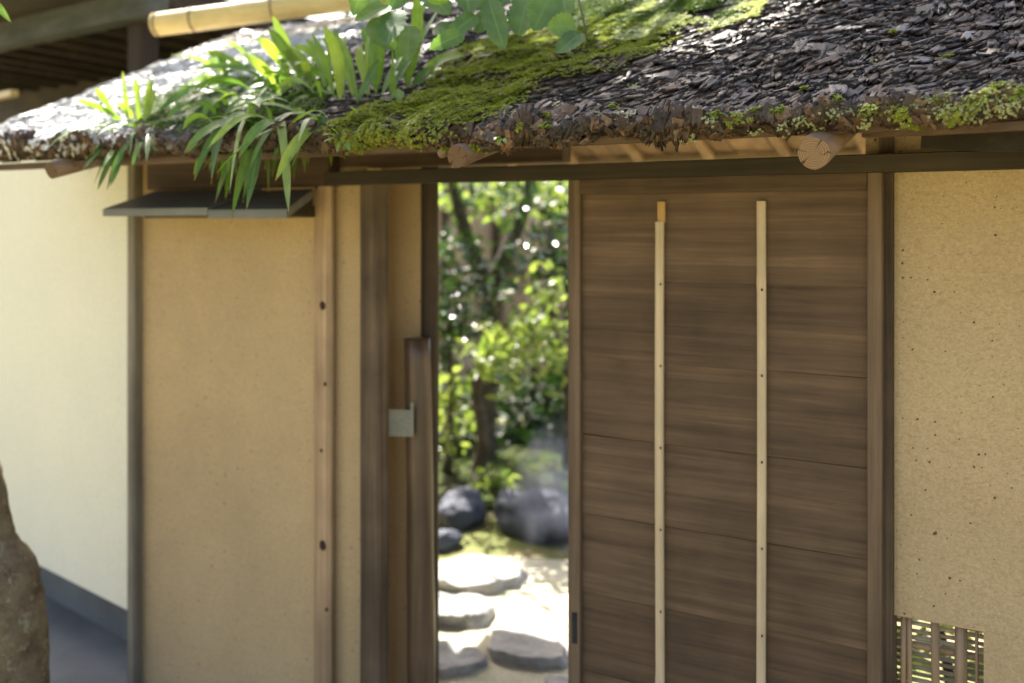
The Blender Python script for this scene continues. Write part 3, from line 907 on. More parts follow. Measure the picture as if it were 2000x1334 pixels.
# right wall with its lattice opening
jx = wx(1742, PL)
lx1 = wx(1921, PL)
lz1 = wz(1830, 1217, PL)
wall_r = obj("plaster_wall", *join(boxv(wx(1690, PL), 0.8, PL, PL + 0.07, lz1, 1.95), boxv(lx1, 0.8, PL + 0.0005, PL + 0.0695, 0.0, lz1 - 0.0005), boxv(wx(1690, PL), lx1 - 0.0005, PL + 0.0005, PL + 0.0695, 0.0, 0.16)), M['plaster'], gate)
wall_r["label"] = "flecked straw plaster wall right of the sliding door"
post("jamb_post", 1716, 1743, 0.012, 1.90, M['brown_z'], 0.06, ch=0.06, jit=0.001, label="plain brown jamb post behind the door")
lat = obj("lattice_window", *timber((wx(1735, PL), PL + 0.035, lz1 - 0.005), (lx1 + 0.01, PL + 0.035, lz1 - 0.005), 0.016, 0.010, seg=4), M['reed_x'], gate)
lat["label"] = "brown reed lattice window low in the right wall"
for k, (px, w) in enumerate(((1766, 9), (1777, 8), (1827, 12), (1876, 15), (1886, 6), (1908, 5))):
    x = wx(px, PL + 0.03)
    rr = w / 2 / F * 2.9
    V, Fc = log((x + 0.004 * (k % 3 - 1), PL + 0.022, 0.16), (x, PL + 0.022, lz1), rr, rr, seg=5, sides=8, seed=k)
    obj("reed", V, Fc, M['reed'], lat, True)
k = 0
zz = lz1 - 0.012
while zz > 0.18:
    big = (k % 6 == 4)
    rr = 0.0085 if big else 0.0042 + 0.001 * (k % 2)
    V, Fc = log((wx(1735, PL), PL + 0.044 + 0.004 * (k % 2), zz + random.uniform(-.002, .002)), (lx1 + 0.02, PL + 0.044 + 0.004 * (k % 2), zz + random.uniform(-.003, .003)), rr, rr, seg=6, sides=7, wob=0.2, seed=k)
    obj("reed", V, Fc, M['reed' if big else 'reed_x'], lat, True)
    zz -= 0.0155 if not big else 0.02
    k += 1

# small board canopy over the left panel
fy, by = -0.22, -0.012
fl, fr = at_y(201, 404, fy), at_y(560, 409, fy)
bl, br = at_y(275, 368, by), at_y(612, 372, by)
zf = (fl.z + fr.z) / 2; zk = (bl.z + br.z) / 2
canopy = obj("canopy_board", *boxv(0, 0.001, 0, 0.001, 0, 0.001), M['canopy'], gate)
def slab(xa0, xa1, xb0, xb1, z_extra, th):
    top = [Vector((xa0, fy, zf + z_extra)), Vector((xa1, fy, zf + z_extra)), Vector((xb1, by, zk + z_extra)), Vector((xb0, by, zk + z_extra))]
    V = top + [v - Vector((0, 0, th)) for v in top]
    return V, [(0, 1, 2, 3), (7, 6, 5, 4), (0, 4, 5, 1), (1, 5, 6, 2), (2, 6, 7, 3), (3, 7, 4, 0)]
xm = wx(405, fy)
L = root_loc(gate)
V, Fc = slab(fl.x, xm, fl.x, xm + 0.02, 0.0, 0.024)
canopy.data = mesh_data("canopy_board", [v - L for v in V], Fc, M['canopy'])
canopy["label"] = "blue grey sloping canopy board over the left panel"
V, Fc = slab(xm + 0.003, fr.x, xm + 0.023, br.x, -0.006, 0.026)
obj("canopy_board", V, Fc, M['canopy'], gate)
V = [Vector((fr.x - 0.12, -0.17, zf - 0.02)), Vector((fr.x - 0.12, by, zk - 0.03)), Vector((fr.x - 0.12, by, zk - 0.09)), Vector((fr.x - 0.09, -0.17, zf - 0.02)), Vector((fr.x - 0.09, by, zk - 0.03)), Vector((fr.x - 0.09, by, zk - 0.09))]
obj("canopy_bracket", V, [(0, 1, 2), (5, 4, 3), (0, 3, 4, 1), (1, 4, 5, 2), (2, 5, 3, 0)], M['dark_x'], gate)
V, Fc = timber((wx(285, -0.02), -0.012, zk - 0.075), (wx(606, -0.02), -0.012, zk - 0.075), 0.03, 0.035, seg=5)
obj("canopy_ledger", V, Fc, M['dark_x'], gate)

# ------------------------------------------------------------------ sliding door
DY = -0.012
door_l, door_r = wx(1110, DY), wx(1722, DY)
dtop = wz(1300, 352, DY) + 0.012
door = empty("sliding_door", ((door_l + door_r) / 2, DY, 0), "brown cedar board sliding door with two pale bamboo strips", "door")
sw = wx(1133, DY) - door_l
V, Fc = timber((door_l + sw / 2, DY + 0.014, 0.02), (door_l + sw / 2, DY + 0.014, dtop), sw, 0.034, seg=10, jit=0.001, ch=0.06, hint=Vector((0, 1, 0)))
st = obj("stile", V, Fc, M['door_frame'], door)
sw2 = door_r - wx(1694, DY)
V, Fc = timber((door_r - sw2 / 2, DY + 0.014, 0.02), (door_r - sw2 / 2, DY + 0.014, dtop), sw2, 0.034, seg=10, jit=0.001, ch=0.06, hint=Vector((0, 1, 0)))
obj("stile", V, Fc, M['door_frame'], door)
V, Fc = timber((door_l + sw + 0.001, DY + 0.012, dtop - 0.022), (door_r - sw2 - 0.001, DY + 0.012, dtop - 0.022), 0.03, 0.044, seg=6, jit=0.001, ch=0.06)
obj("top_rail", V, Fc, M['door_board'], door)
seams = [dtop - 0.042]
for y in (545, 698, 850, 1004, 1158, 1312):
    seams.append(wz(1137, y, DY))
stp = seams[-2] - seams[-1]
while seams[-1] > 0.06: seams.append(max(0.03, seams[-1] - stp))
for k in range(len(seams) - 1):
    z_hi, z_lo = seams[k], seams[k + 1]
    if z_hi - z_lo < 0.01: continue
    xa, xb = door_l + sw + 0.001, door_r - sw2 - 0.001
    yy = DY + 0.010
    nseg = 14
    V, Fc = [], []
    for a in range(nseg + 1):
        x = xa + (xb - xa) * a / nseg
        sag = 0.0025 * mnoise.noise(Vector((x * 3, k * 3.3, 0)))
        tilt = 0.0025
        for (dy, z) in ((tilt, z_hi - 0.0005 + sag), (-0.0005, z_lo + 0.002 + sag), (0.0008, z_lo + 0.0004 + sag), (0.0145, z_lo - 0.004 + sag), (0.014, z_hi - 0.0012 + sag)):
            V.append(Vector((x, yy + dy, z)))
    for a in range(nseg):
        for j in range(5):
            Fc.append((a*5 + j, a*5 + (j+1) % 5, (a+1)*5 + (j+1) % 5, (a+1)*5 + j))
    Fc.append((4, 3, 2, 1, 0)); Fc.append(tuple(nseg*5 + j for j in range(5)))
    obj("board", V, Fc, M['door_board'], door)
def bamboo_strip(name, pxc, pxw, py0, py1, y, mat, nodes, parent, bulge, lean=0.0):
    xa, xb = wx(pxc - pxw / 2, y), wx(pxc + pxw / 2, y)
    w = xb - xa; xc = (xa + xb) / 2
    z1, z0 = wz(pxc, py0, y), (wz(pxc, py1, y) if py1 else 0.04)
    zs = np.linspace(z0, z1, 70)
    nz = [wz(pxc, q, y) for q in nodes]
    V, Fc = [], []
    m = 7
    for z in zs:
        kx = 0.0014 * math.sin(z * 3.1 + pxc) + lean * (z1 - z)
        bump = sum(math.exp(-((z - q) / 0.006) ** 2) for q in nz)
        for j in range(m):
            v = j / (m - 1) - 0.5
            V.append(Vector((xc + kx + v * w * (1 + 0.07 * bump), y - bulge * (1 - (2 * v) ** 2 * 0.55) - 0.0012 * bump, z)))
        for j in range(m - 1, -1, -1):
            v = j / (m - 1) - 0.5
            V.append(Vector((xc + kx + v * w, y + 0.004, z)))
    n = 2 * m
    for i in range(len(zs) - 1):
        for j in range(n):
            Fc.append((i*n + j, i*n + (j+1) % n, (i+1)*n + (j+1) % n, (i+1)*n + j))
    Fc.append(tuple(range(n))[::-1]); Fc.append(tuple((len(zs)-1)*n + j for j in range(n)))
    o = obj(name, V, Fc, mat, parent)
    return o, xc
SY = DY + 0.004
s1, xc1 = bamboo_strip("bamboo_strip", 1289, 16, 433, None, SY, M['bamboo'], (437, 757, 1080, 1330), door, 0.008)
bamboo_strip("bamboo_strip", 1291, 14.5, 394, 434, SY + 0.002, M['bamboo_top'], (), door, 0.006)
s2, xc2 = bamboo_strip("bamboo_strip", 1487, 17, 393, None, SY, M['bamboo'], (553, 922, 1275), door, 0.008)
for strip, px, ys in ((s1, 1289, (555, 715, 875, 1035, 1195)), (s2, 1487, (566, 734, 903, 1072, 1242))):
    for y in ys:
        c = at_y(px + 1, y, SY - 0.009)
        V, Fc = rock(c, (0.0028, 0.0018, 0.0036), y * 0.1, 0.1, 1)
        obj("nail", V, Fc, M['black'], strip)
c0, c1 = at_y(1117, 1195, DY - 0.004), at_y(1127, 1258, DY - 0.004)
obj("finger_pull", *boxv(c0.x, c1.x, DY - 0.0045, DY + 0.002, c1.z, c0.z), M['black'], door)

# ------------------------------------------------------------------ short log with its iron strap
LY = 0.11
lt = at_y(812, 661, LY)
lb_x = at_y(823, HORIZON, LY).x
log_post = empty("log_post", (lb_x + 0.01, LY, 0), "short upright reddish log standing left of the opening, with iron strap", "log")
V, Fc = log((lb_x + 0.012, LY, -0.01), (lt.x, LY, lt.z), 0.043, 0.040, seg=22, sides=24, wob=0.07, seed=2, bend=0.004)
obj("log", V, Fc, M['log_z'], log_post, True)
for p in log_post.children[0].data.polygons:
    if len(p.vertices) > 6: p.use_smooth = False
a, b = at_y(745, 0, 0.02), at_y(806, 0, 0.075)
za, zb2 = at_y(762, 800, 0.03).z, at_y(762, 852, 0.03).z
xa, ya, xb, yb = wx(752, 0.03), 0.03, wx(806, LY - 0.050), LY - 0.050
def strap(x0, y0, x1, y1, z0, z1, th=0.004):
    d = Vector((x1 - x0, y1 - y0, 0)).normalized(); nn = Vector((d.y, -d.x, 0)) * th
    q = [Vector((x0, y0, z0)), Vector((x1, y1, z0)), Vector((x1, y1, z1)), Vector((x0, y0, z1))]
    V = q + [v + nn for v in q]
    return V, [(3, 2, 1, 0), (4, 5, 6, 7), (0, 1, 5, 4), (1, 2, 6, 5), (2, 3, 7, 6), (3, 0, 4, 7)]
st_o = obj("iron_strap", *join(strap(xa, ya, xb, yb, zb2 + 0.0, za), strap(xb - 0.004, yb - 0.006, xb + 0.004, yb - 0.0005, zb2 + 0.003, za + 0.022)), M['iron'], log_post)

# ------------------------------------------------------------------ white walled house on the left
HD = Vector((-1.5, 0.277, 0)).normalized()          # along its wall, away from us
HN = Vector((HD.y, -HD.x, 0))                       # towards the wall's back
if HN.y < 0: HN = -HN
h0 = at_d(246, HORIZON, 3.58); h0.z = 0
zbase = at_d(235, 1190, 3.58).z
house = empty("white_house", h0 + HD * 1.5, "house with pale cream wall, grey plinth and dark eaves", "house")
def hquad(s0, s1, n0, n1, z0, z1):
    V = []
    for z in (z0, z1):
        for nn in (n0, n1):
            for s_ in (s0, s1):
                p = h0 + HD * s_ + HN * nn; V.append(Vector((p.x, p.y, z)))
    return V, [(0, 2, 3, 1), (4, 5, 7, 6), (0, 1, 5, 4), (2, 6, 7, 3), (0, 4, 6, 2), (1, 3, 7, 5)]
obj("wall", *hquad(-0.02, 6.0, 0.0, 0.12, zbase, 2.07), M['white_plaster'], house)["label"] = "pale cream plaster wall"
obj("plinth", *hquad(-0.02, 6.0, 0.16, 0.3, -0.05, zbase + 0.02), M['plinth'], house)["label"] = "shadowed blue grey plinth under the cream wall"
tag(obj("gutter_channel", *hquad(-0.3, 6.0, -0.45, 0.20, 0.004, 0.012), M['plinth']), kind="structure")
# eaves beam and roof underside, towards us from the wall
bm0, bm1 = at_d(262, 12, 4.55), at_d(0, 72, 5.35)
dirb = (bm1 - bm0).normalized()
V, Fc = timber(bm0 - dirb * 0.2, bm1 + dirb * 2.5, 0.10, 0.135, seg=10, ch=0.05)
obj("eave_beam", V, Fc, M['eave_grey'], house)
inward = (HN * 1.0 + Vector((0, 0, -0.05))).normalized()
for k in range(15):
    p = bm0 - dirb * 0.1 + dirb * (k * 0.27) + Vector((0, 0, 0.03)) + HN * 0.05
    V, Fc = timber(p, p + inward * 1.1, 0.05, 0.055, seg=3)
    obj("rafter", V, Fc, M['dark_x'], house)
c = [bm0 - dirb * 0.12, bm1 + dirb * 2.8]
V = [c[0] + Vector((0, 0, 0.065)) - HN * 0.3, c[1] + Vector((0, 0, 0.065)) - HN * 0.3, c[1] + inward * 1.2 + Vector((0, 0, 0.065)), c[0] + inward * 1.2 + Vector((0, 0, 0.065))]
V = V + [v + Vector((0, 0, 0.05)) for v in V]
obj("roof_deck", V, [(0, 1, 2, 3), (7, 6, 5, 4), (0, 4, 5, 1), (1, 5, 6, 2), (2, 6, 7, 3), (3, 7, 4, 0)], M['dark_x'], house)
back0 = c[0] + inward * 1.1; back1 = c[1] + inward * 1.1
V = [back0 + Vector((0, 0, .12)), back1 + Vector((0, 0, .12)), Vector((back1.x, back1.y, 0)), Vector((back0.x, back0.y, 0))]
V = V + [v + HN * 0.1 for v in V]
obj("back_wall", V, [(0, 1, 2, 3), (7, 6, 5, 4), (0, 4, 5, 1), (1, 5, 6, 2), (2, 6, 7, 3), (3, 7, 4, 0)], M['dark_x'], house)
pp = at_d(280, 60, 4.62)
V, Fc = timber((pp.x, pp.y, 0.0), (pp.x, pp.y, bm0.z + 0.02), 0.115, 0.1, seg=8, hint=Vector((0, 1, 0)))
obj("eave_post", V, Fc, M['dark_z'], house)
sp = at_d(8, 186, 5.0)
V, Fc = timber(sp - HD * 0.12, sp + HD * 0.7, 0.04, 0.035, seg=3)
obj("tie_beam", V, Fc, M['bamboo_gutter'], house)

# bamboo rain gutter
g0, g1 = at_d(303, 49, 4.05), at_d(760, -12, 3.85)
gd = (g1 - g0)
gut = empty("bamboo_gutter", g0, "yellow bamboo gutter pole above the left of the bark roof", "gutter")
pts, rad = [], []
node_s = (0.34, 0.70)
for i in range(61):
    t = i / 60 * 1.25
    p = g0 + gd * t
    s_ = t * gd.length
    bump = sum(math.exp(-((s_ - q) / 0.008) ** 2) for q in (0.17, 0.52, 0.86))
    pts.append(p); rad.append(0.047 * (1 + 0.05 * bump))
V, Fc = tube(pts, rad, 24, 0.01)
obj("bamboo_pole", V, Fc, M['bamboo_gutter'], gut, True)
for p in gut.children[0].data.polygons:
    if len(p.vertices) > 6: p.use_smooth = False
for q in (0.012, 0.172, 0.522, 0.862):
    p = g0 + gd.normalized() * q
    V, Fc = tube([p, p + gd.normalized() * 0.006], [0.0497, 0.0497], 24, 0.0)
    obj("node_ring", V, Fc, M['brown_x'], gut, True)

# ------------------------------------------------------------------ leaves
def strap_leaf(p0, p1, p2, width, twist=0.0, fold=0.25, seg=9, hint=None, wave=0.0, curl=0.0):
    """ribbon along a quadratic curve, folded along the midrib"""
    V, uv = [], []
    p0, p1, p2 = Vector(p0), Vector(p1), Vector(p2)
    for i in range(seg + 1):
        t = i / seg
        c = p0 * (1 - t) ** 2 + p1 * 2 * t * (1 - t) + p2 * t * t
        d = ((p1 - p0) * (1 - t) + (p2 - p1) * t).normalized()
        h = hint if hint is not None else Vector((0, 0, 1))
        side = d.cross(h)
        if side.length < 0.15: side = d.cross(Vector((0.4, 1, 0)))
        side.normalize()
        nrm = side.cross(d).normalized()
        c = c + side * (curl * math.sin(t * 4.2)) + nrm * (0.6 * curl * math.sin(t * 5.5 + 1))
        a = twist * t
        side, nrm = side * math.cos(a) + nrm * math.sin(a), nrm * math.cos(a) - side * math.sin(a)
        w = width * (0.16 + 0.84 * math.sin(math.pi * min(1, t * 0.78 + 0.10)) ** 0.85) * (1 if t < 0.78 else max(0.02, 1 - ((t - 0.78) / 0.22) ** 2.0))
        if t < 0.15: w *= 0.35 + t / 0.15 * 0.65
        rip = wave * width * math.sin(t * 9 + p0.x * 40)
        V += [c - side * w / 2 + nrm * (fold * w * 0.5 + rip), c, c + side * w / 2 + nrm * (fold * w * 0.5 - rip)]
        uv += [(0, t), (0.5, t), (1, t)]
    Fc = []
    for i in range(seg):
        Fc += [(i*3, i*3+1, i*3+4, i*3+3), (i*3+1, i*3+2, i*3+5, i*3+4)]
    return V, Fc, uv

def plant(name, px, py, label, cat="fern", group=None):
    return empty(name, roof_at(px, py), label, cat, group)

def add_leaf(pl, p0, p1, p2, w, mat, **kw):
    V, Fc, uv = strap_leaf(p0, p1, p2, w, **kw)
    return obj("leaf", V, Fc, mat, pl, True, uv)

def px_leaf(pl, a, b, toward, lift, w, mat, rise=0.0, **kw):
    """leaf from a roof point seen at pixel a to a tip seen at pixel b, the tip `toward` metres nearer than the root"""
    p0 = roof_at(*a)
    d0 = (p0 - CAM).dot(FWD)
    p2 = at_d(b[0], b[1], d0 - toward)
    mid = (p0 + p2) / 2 + Vector((0, 0, lift)) + (p2 - p0) * rise
    return add_leaf(pl, p0 - Vector((0, 0, 0.004)), mid, p2, w, mat, **kw)

rr = random.Random(3)
FT = "strap ferns growing on the bark roof"
# big drooping clump
big = plant("strap_fern", 560, 190, "largest strap fern clump, its long green leaves drooping over the eave", "fern", FT)
heroes = [((545, 235), (458, 432)), ((560, 240), (563, 420)), ((530, 232), (478, 414)), ((515, 230), (414, 398)), ((505, 232), (435, 392)), ((500, 225), (408, 358)), ((480, 215), (390, 352)), ((540, 235), (450, 380)),
          ((470, 205), (330, 300)), ((465, 200), (322, 284)), ((460, 195), (312, 268)), ((580, 215), (481, 370)), ((570, 225), (495, 370)), ((600, 200), (578, 355)), ((625, 190), (556, 295)), ((640, 195), (602, 320)),
          ((640, 200), (642, 328)), ((620, 180), (612, 230)), ((590, 205), (560, 300)), ((470, 190), (352, 240)), ((480, 180), (305, 222)), ((470, 175), (355, 212)), ((460, 165), (355, 192)), ((450, 160), (392, 145)), ((520, 150), (410, 105)),
          ((585, 165), (492, 210)), ((560, 170), (455, 210)), ((600, 180), (500, 255)), ((575, 190), (452, 280)), ((555, 200), (440, 262)), ((530, 205), (425, 330)), ((610, 205), (598, 300)), ((520, 220), (430, 350)), ((560, 215), (520, 330)), ((545, 225), (500, 320)), ((470, 215), (345, 285)), ((475, 225), (370, 318)), ((485, 225), (360, 300)), ((490, 230), (420, 340)), ((465, 215), (335, 255)), ((455, 190), (325, 235)), ((500, 235), (440, 360)), ((530, 240), (470, 395)), ((550, 240), (520, 380)), ((580, 235), (590, 340)), ((480, 205), (330, 272)), ((570, 235), (540, 345))]
for i, (a, b) in enumerate(heroes):
    a = (a[0] + rr.uniform(-45, 35), a[1] + rr.uniform(-55, 8))
    b = (b[0] + rr.uniform(-6, 6), b[1])
    drop = b[1] - a[1]
    lift = 0.05 + 0.05 * rr.random() + (0.05 if drop > 120 else 0)
    px_leaf(big, a, b, 0.10 + 0.16 * rr.random() + (0.08 if drop > 100 else 0), lift, rr.uniform(0.023, 0.034), M['fern'] if rr.random() < 0.8 else M['fern_pale'], twist=rr.uniform(-0.7, 0.7), rise=0.08, wave=rr.uniform(0, 0.12), curl=rr.uniform(-0.012, 0.012), hint=Vector((rr.uniform(-0.6, 0.6), -0.6, 1)))
for i in range(125):
    a = (rr.uniform(420, 655), rr.uniform(130, 248))
    b = (a[0] - rr.uniform(-10, 150), a[1] + rr.uniform(-60, 120))
    px_leaf(big, a, b, rr.uniform(0.0, 0.16), rr.uniform(0.03, 0.09), rr.uniform(0.016, 0.028), M['fern'] if rr.random() < 0.75 else M['fern_pale'], twist=rr.uniform(-1.2, 1.2), curl=rr.uniform(-0.012, 0.012), hint=Vector((rr.uniform(-0.6, 0.6), -0.5, 1)))
# erect clump further up
er = plant("strap_fern", 720, 190, "upright strap fern clump with pale backlit blades beside the moss", "fern", FT)
ups = [((655, 190), (612, 62)), ((665, 195), (640, 50)), ((675, 190), (655, 52)), ((640, 180), (600, 75)), ((700, 195), (660, 65)), ((690, 190), (672, 60)), ((735, 180), (708, 48)), ((715, 195), (728, 40)), ((740, 170), (742, 22)),
       ((790, 165), (832, -5)), ((795, 170), (820, -15)), ((760, 185), (870, 2)), ((800, 165), (775, 70)), ((770, 190), (765, 75)), ((645, 165), (575, 85)), ((620, 160), (545, 78)), ((610, 165), (520, 60)), ((600, 170), (560, 95)), ((590, 155), (530, 30)),
       ((810, 165), (908, 105)), ((805, 168), (855, 130)), ((830, 160), (850, 165)), ((780, 200), (770, 210)), ((700, 200), (745, 120)), ((720, 185), (700, 90)), ((570, 150), (500, 75)), ((555, 160), (470, 110)), ((640, 150), (655, 60)), ((610, 140), (620, 50)), ((745, 190), (790, 110))]
for i, (a, b) in enumerate(ups):
    px_leaf(er, a, b, rr.uniform(-0.06, 0.10), rr.uniform(0.01, 0.05), rr.uniform(0.024, 0.038), M['fern_pale'] if rr.random() < 0.6 else M['fern'], twist=rr.uniform(-0.9, 0.9), hint=Vector((rr.uniform(-.4, .4), -1, 0.25)), wave=0.05, curl=rr.uniform(-0.010, 0.010))
px_leaf(er, (775, 160), (765, 205), 0.10, 0.10, 0.026, M['fern'], twist=0.5, hint=Vector((0, -1, 0.3)))
# left clump at the eave
lf = plant("strap_fern", 270, 240, "leftmost strap fern clump with thin drooping leaves by the roof corner", "fern", FT)
lefts = [((230, 235), (185, 170)), ((250, 240), (240, 140)), ((275, 240), (265, 150)), ((285, 240), (302, 148)), ((290, 240), (292, 152)), ((240, 235), (145, 195)), ((265, 235), (228, 200)), ((295, 235), (286, 180)), ((280, 245), (305, 175))]
for a, b in lefts:
    px_leaf(lf, a, b, rr.uniform(-0.03, 0.06), 0.02, rr.uniform(0.017, 0.026), M['fern_pale'], twist=rr.uniform(-0.8, 0.8), hint=Vector((0.2, -1, 0.2)), wave=0.12)
lefts = [((225, 235), (82, 300)), ((220, 240), (90, 290)), ((230, 245), (100, 280)), ((240, 240), (120, 262)), ((235, 250), (110, 305)), ((245, 255), (160, 335)), ((250, 258), (190, 372)), ((255, 258), (205, 374)), ((245, 258), (180, 362)), ((262, 258), (222, 350)), ((258, 255), (200, 330)), ((268, 255), (212, 365)), ((240, 250), (150, 300)), ((275, 262), (248, 310)), ((280, 255), (302, 300)), ((250, 250), (165, 318)), ((230, 240), (130, 285)), ((262, 250), (175, 290)), ((272, 258), (235, 330)), ((280, 250), (190, 265)), ((250, 245), (120, 312)), ((285, 258), (262, 330)), ((265, 262), (218, 345)), ((235, 242), (105, 268)), ((290, 250), (320, 290)), ((255, 252), (172, 345)), ((300, 255), (285, 318))]
for a, b in lefts:
    px_leaf(lf, a, b, rr.uniform(0.04, 0.2), rr.uniform(0.02, 0.06), rr.uniform(0.011, 0.021), M['fern'], twist=rr.uniform(-0.9, 0.9), curl=rr.uniform(-0.010, 0.010), hint=Vector((rr.uniform(-.3, .3), -0.6, 1)))

# little seedlings in the moss
def seedling(px, py, leaves, label):
    sd = plant("seedling", px, py, label, "seedling", "small seedlings in the moss at the eave")
    for (dx, dy, w) in leaves:
        px_leaf(sd, (px, py), (px + dx, py + dy), 0.03, 0.012, w, M['fern_pale'], hint=Vector((0, -0.7, 1)), fold=0.12)
seedling(668, 272, [(-38, -8, .012), (-36, 6, .010), (-10, 26, .010), (16, 24, .014), (40, 18, .010), (-25, -22, .010)], "small green seedling left of the moss at the eave")
seedling(700, 222, [(30, -2, .010), (-20, -12, .012), (24, 16, .010)], "tiny seedling with arching pale leaf above the moss edge")
seedling(978, 272, [(-14, 2, .012), (-4, 12, .012), (12, 10, .010)], "tiny pale seedling under the ragged bark edge")

# broad toothed leaves hanging in at the top
def broad_leaf(base, tipp, width, mat, parent, toothed=True, cup=0.2, seed=0):
    base, tipp = Vector(base), Vector(tipp)
    d = tipp - base; L = d.length; dn = d.normalized()
    view = (CAM - base).normalized()
    tiltv = (view + Vector((rr.uniform(-.5, .5), 0, rr.uniform(0.1, 0.9)))).normalized()
    side = dn.cross(tiltv).normalized(); nrm = side.cross(dn).normalized()
    n = 14
    V, uv = [], []
    for i in range(n + 1):
        t = i / n
        w = 1.28 * width * (math.sin(math.pi * t ** 0.8) ** 0.55 if 0 < t < 1 else 0.0)
        w *= 1 if t > 0.02 else 0
        tooth = (0.10 * ((i % 2) * 2 - 1) if (toothed and 2 < i < n - 1) else 0)
        arch = -0.08 * L * t * t
        c = base + dn * (L * t) + nrm * arch
        for q in (-1, -0.55, 0, 0.55, 1):
            e = (1 + tooth) if abs(q) == 1 else 1
            V.append(c + side * (w / 2 * q * e) + nrm * (cup * w * 0.5 * abs(q) ** 1.5 + 0.02 * width * math.sin(t * 11 + q * 2 + seed)))
            uv.append((0.5 + q * 0.5, t))
    Fc = []
    for i in range(n):
        for j in range(4):
            Fc.append((i*5 + j, i*5 + j + 1, (i+1)*5 + j + 1, (i+1)*5 + j))
    return obj("leaf", V, Fc, mat, parent, True, uv)
vine_base = roof_at(980, 60)
vine = empty("broadleaf_plant", vine_base, "broadleaf plant with toothed green leaves hanging over the top of the roof", "plant")
bl = [((955, 10), (985, 112), 0.057, 2.39), ((1030, 10), (1010, 82), 0.069, 2.42), ((1078, -5), (1040, 72), 0.074, 2.36), ((1125, 60), (1068, 62), 0.057, 2.30), ((1135, 75), (1086, 112), 0.046, 2.26), ((1090, -20), (1110, 48), 0.064, 2.44),
      ((1000, -30), (935, 30), 0.069, 2.46), ((905, -25), (920, 40), 0.069, 2.49), ((860, 20), (845, -50), 0.055, 2.44), ((905, 75), (835, 105), 0.041, 2.32), ((930, 40), (872, 80), 0.046, 2.42), ((760, 20), (688, 48), 0.046, 2.39), ((720, -60), (690, 45), 0.055, 2.36),
      ((775, 30), (752, 100), 0.069, 2.38), ((735, 40), (770, 110), 0.074, 2.40), ((830, -15), (880, 40), 0.064, 2.54), ((800, 60), (795, 130), 0.055, 2.44), ((960, 30), (930, 75), 0.046, 2.48), ((1040, 45), (985, 65), 0.055, 2.54), ((1050, 0), (1000, 20), 0.064, 2.54), ((700, 10), (750, 40), 0.055, 2.44),
      ((850, 60), (905, 85), 0.046, 2.50), ((1105, 20), (1060, 20), 0.055, 2.50), ((790, -20), (760, 30), 0.055, 2.48), ((940, -10), (975, 40), 0.055, 2.54)]
bl = [((a[0], a[1] - 10), (a[0] + (b[0] - a[0]) * 0.9, a[1] - 10 + (b[1] - a[1]) * 0.9), w * 0.84, d) for a, b, w, d in bl]
for i, (a, b, w, d) in enumerate(bl):
    broad_leaf(at_d(*a, d + 0.03), at_d(*b, d - 0.05), w, M['broadleaf'], vine, toothed=(i % 3 != 2 or i < 6), seed=i)
for i, (pts_px) in enumerate(([(1150, 105, 2.30), (1142, 50, 2.32), (1130, 0, 2.36), (1110, -60, 2.44), (1040, -80, 2.49)], [(940, 60, 2.49), (950, 10, 2.47), (960, -60, 2.49)], [(780, 80, 2.49), (785, 20, 2.48), (800, -70, 2.48)])):
    V, Fc = tube([at_d(*q) for q in pts_px], [0.002, 0.0022, 0.0028, 0.004, 0.005][:len(pts_px)], 6)
    obj("stem", V, Fc, M['stem'], vine, True)
V, Fc = tube([vine_base - Vector((0, 0, 0.02)), at_d(950, -30, 2.54), at_d(800, -60, 2.50)], [0.006, 0.005, 0.004], 7)
obj("stem", V, Fc, M['stem'], vine, True)

# ------------------------------------------------------------------ foliage masses
def leaf_cloud(n, centre, radii, size, mat, name, parent, flat=0.3, shell=0.35, aspect=0.42, seed=0, clusters=None, cl_r=0.2, up=0.6):
    r = np.random.default_rng(seed)
    centre = np.array(centre, float); radii = np.array(radii, float)
    if clusters:
        cc = r.normal(0, 1, (clusters, 3)); cc /= np.linalg.norm(cc, axis=1, keepdims=True)
        cc *= (r.uniform(shell, 1, (clusters, 1)))
        cc = centre + cc * radii
        k = r.integers(0, clusters, n)
        P = cc[k] + r.normal(0, cl_r, (n, 3))
    else:
        q = r.normal(0, 1, (n, 3)); q /= np.linalg.norm(q, axis=1, keepdims=True)
        P = centre + q * r.uniform(shell, 1, (n, 1)) ** 0.5 * radii
    P[:, 2] = np.maximum(P[:, 2], 0.03)
    N = r.normal(0, 1, (n, 3)) * 0.7 + np.array([0, 0, up]); N /= np.linalg.norm(N, axis=1, keepdims=True)
    A = r.normal(0, 1, (n, 3)); A -= N * (A * N).sum(1)[:, None]; A /= np.linalg.norm(A, axis=1, keepdims=True)
    B = np.cross(N, A)
    s = size * r.uniform(0.6, 1.3, n)
    pv = np.array([(-0.5, 0, 0), (-0.2, aspect * .45, 0.06), (0.2, aspect * .42, 0.05), (0.5, 0, -0.06), (0.2, -aspect * .42, 0.05), (-0.2, -aspect * .45, 0.06), (0, 0, 0)])
    pf = np.array([(0, 6, 1), (1, 6, 2), (2, 6, 3), (3, 6, 4), (4, 6, 5), (5, 6, 0)])[:, ::-1]
    mt = np.stack([A, B, N], -1) * s[:, None, None]
    W = np.einsum('nij,vj->nvi', mt, pv) + P[:, None, :]
    Fq = (pf[None] + (np.arange(n) * 7)[:, None, None]).reshape(-1, 3)
    return np_obj(name, W.reshape(-1, 3), Fq, mat, parent, True)

def gpos(px, py_ground):
    return at_z(px, py_ground, 0.0)

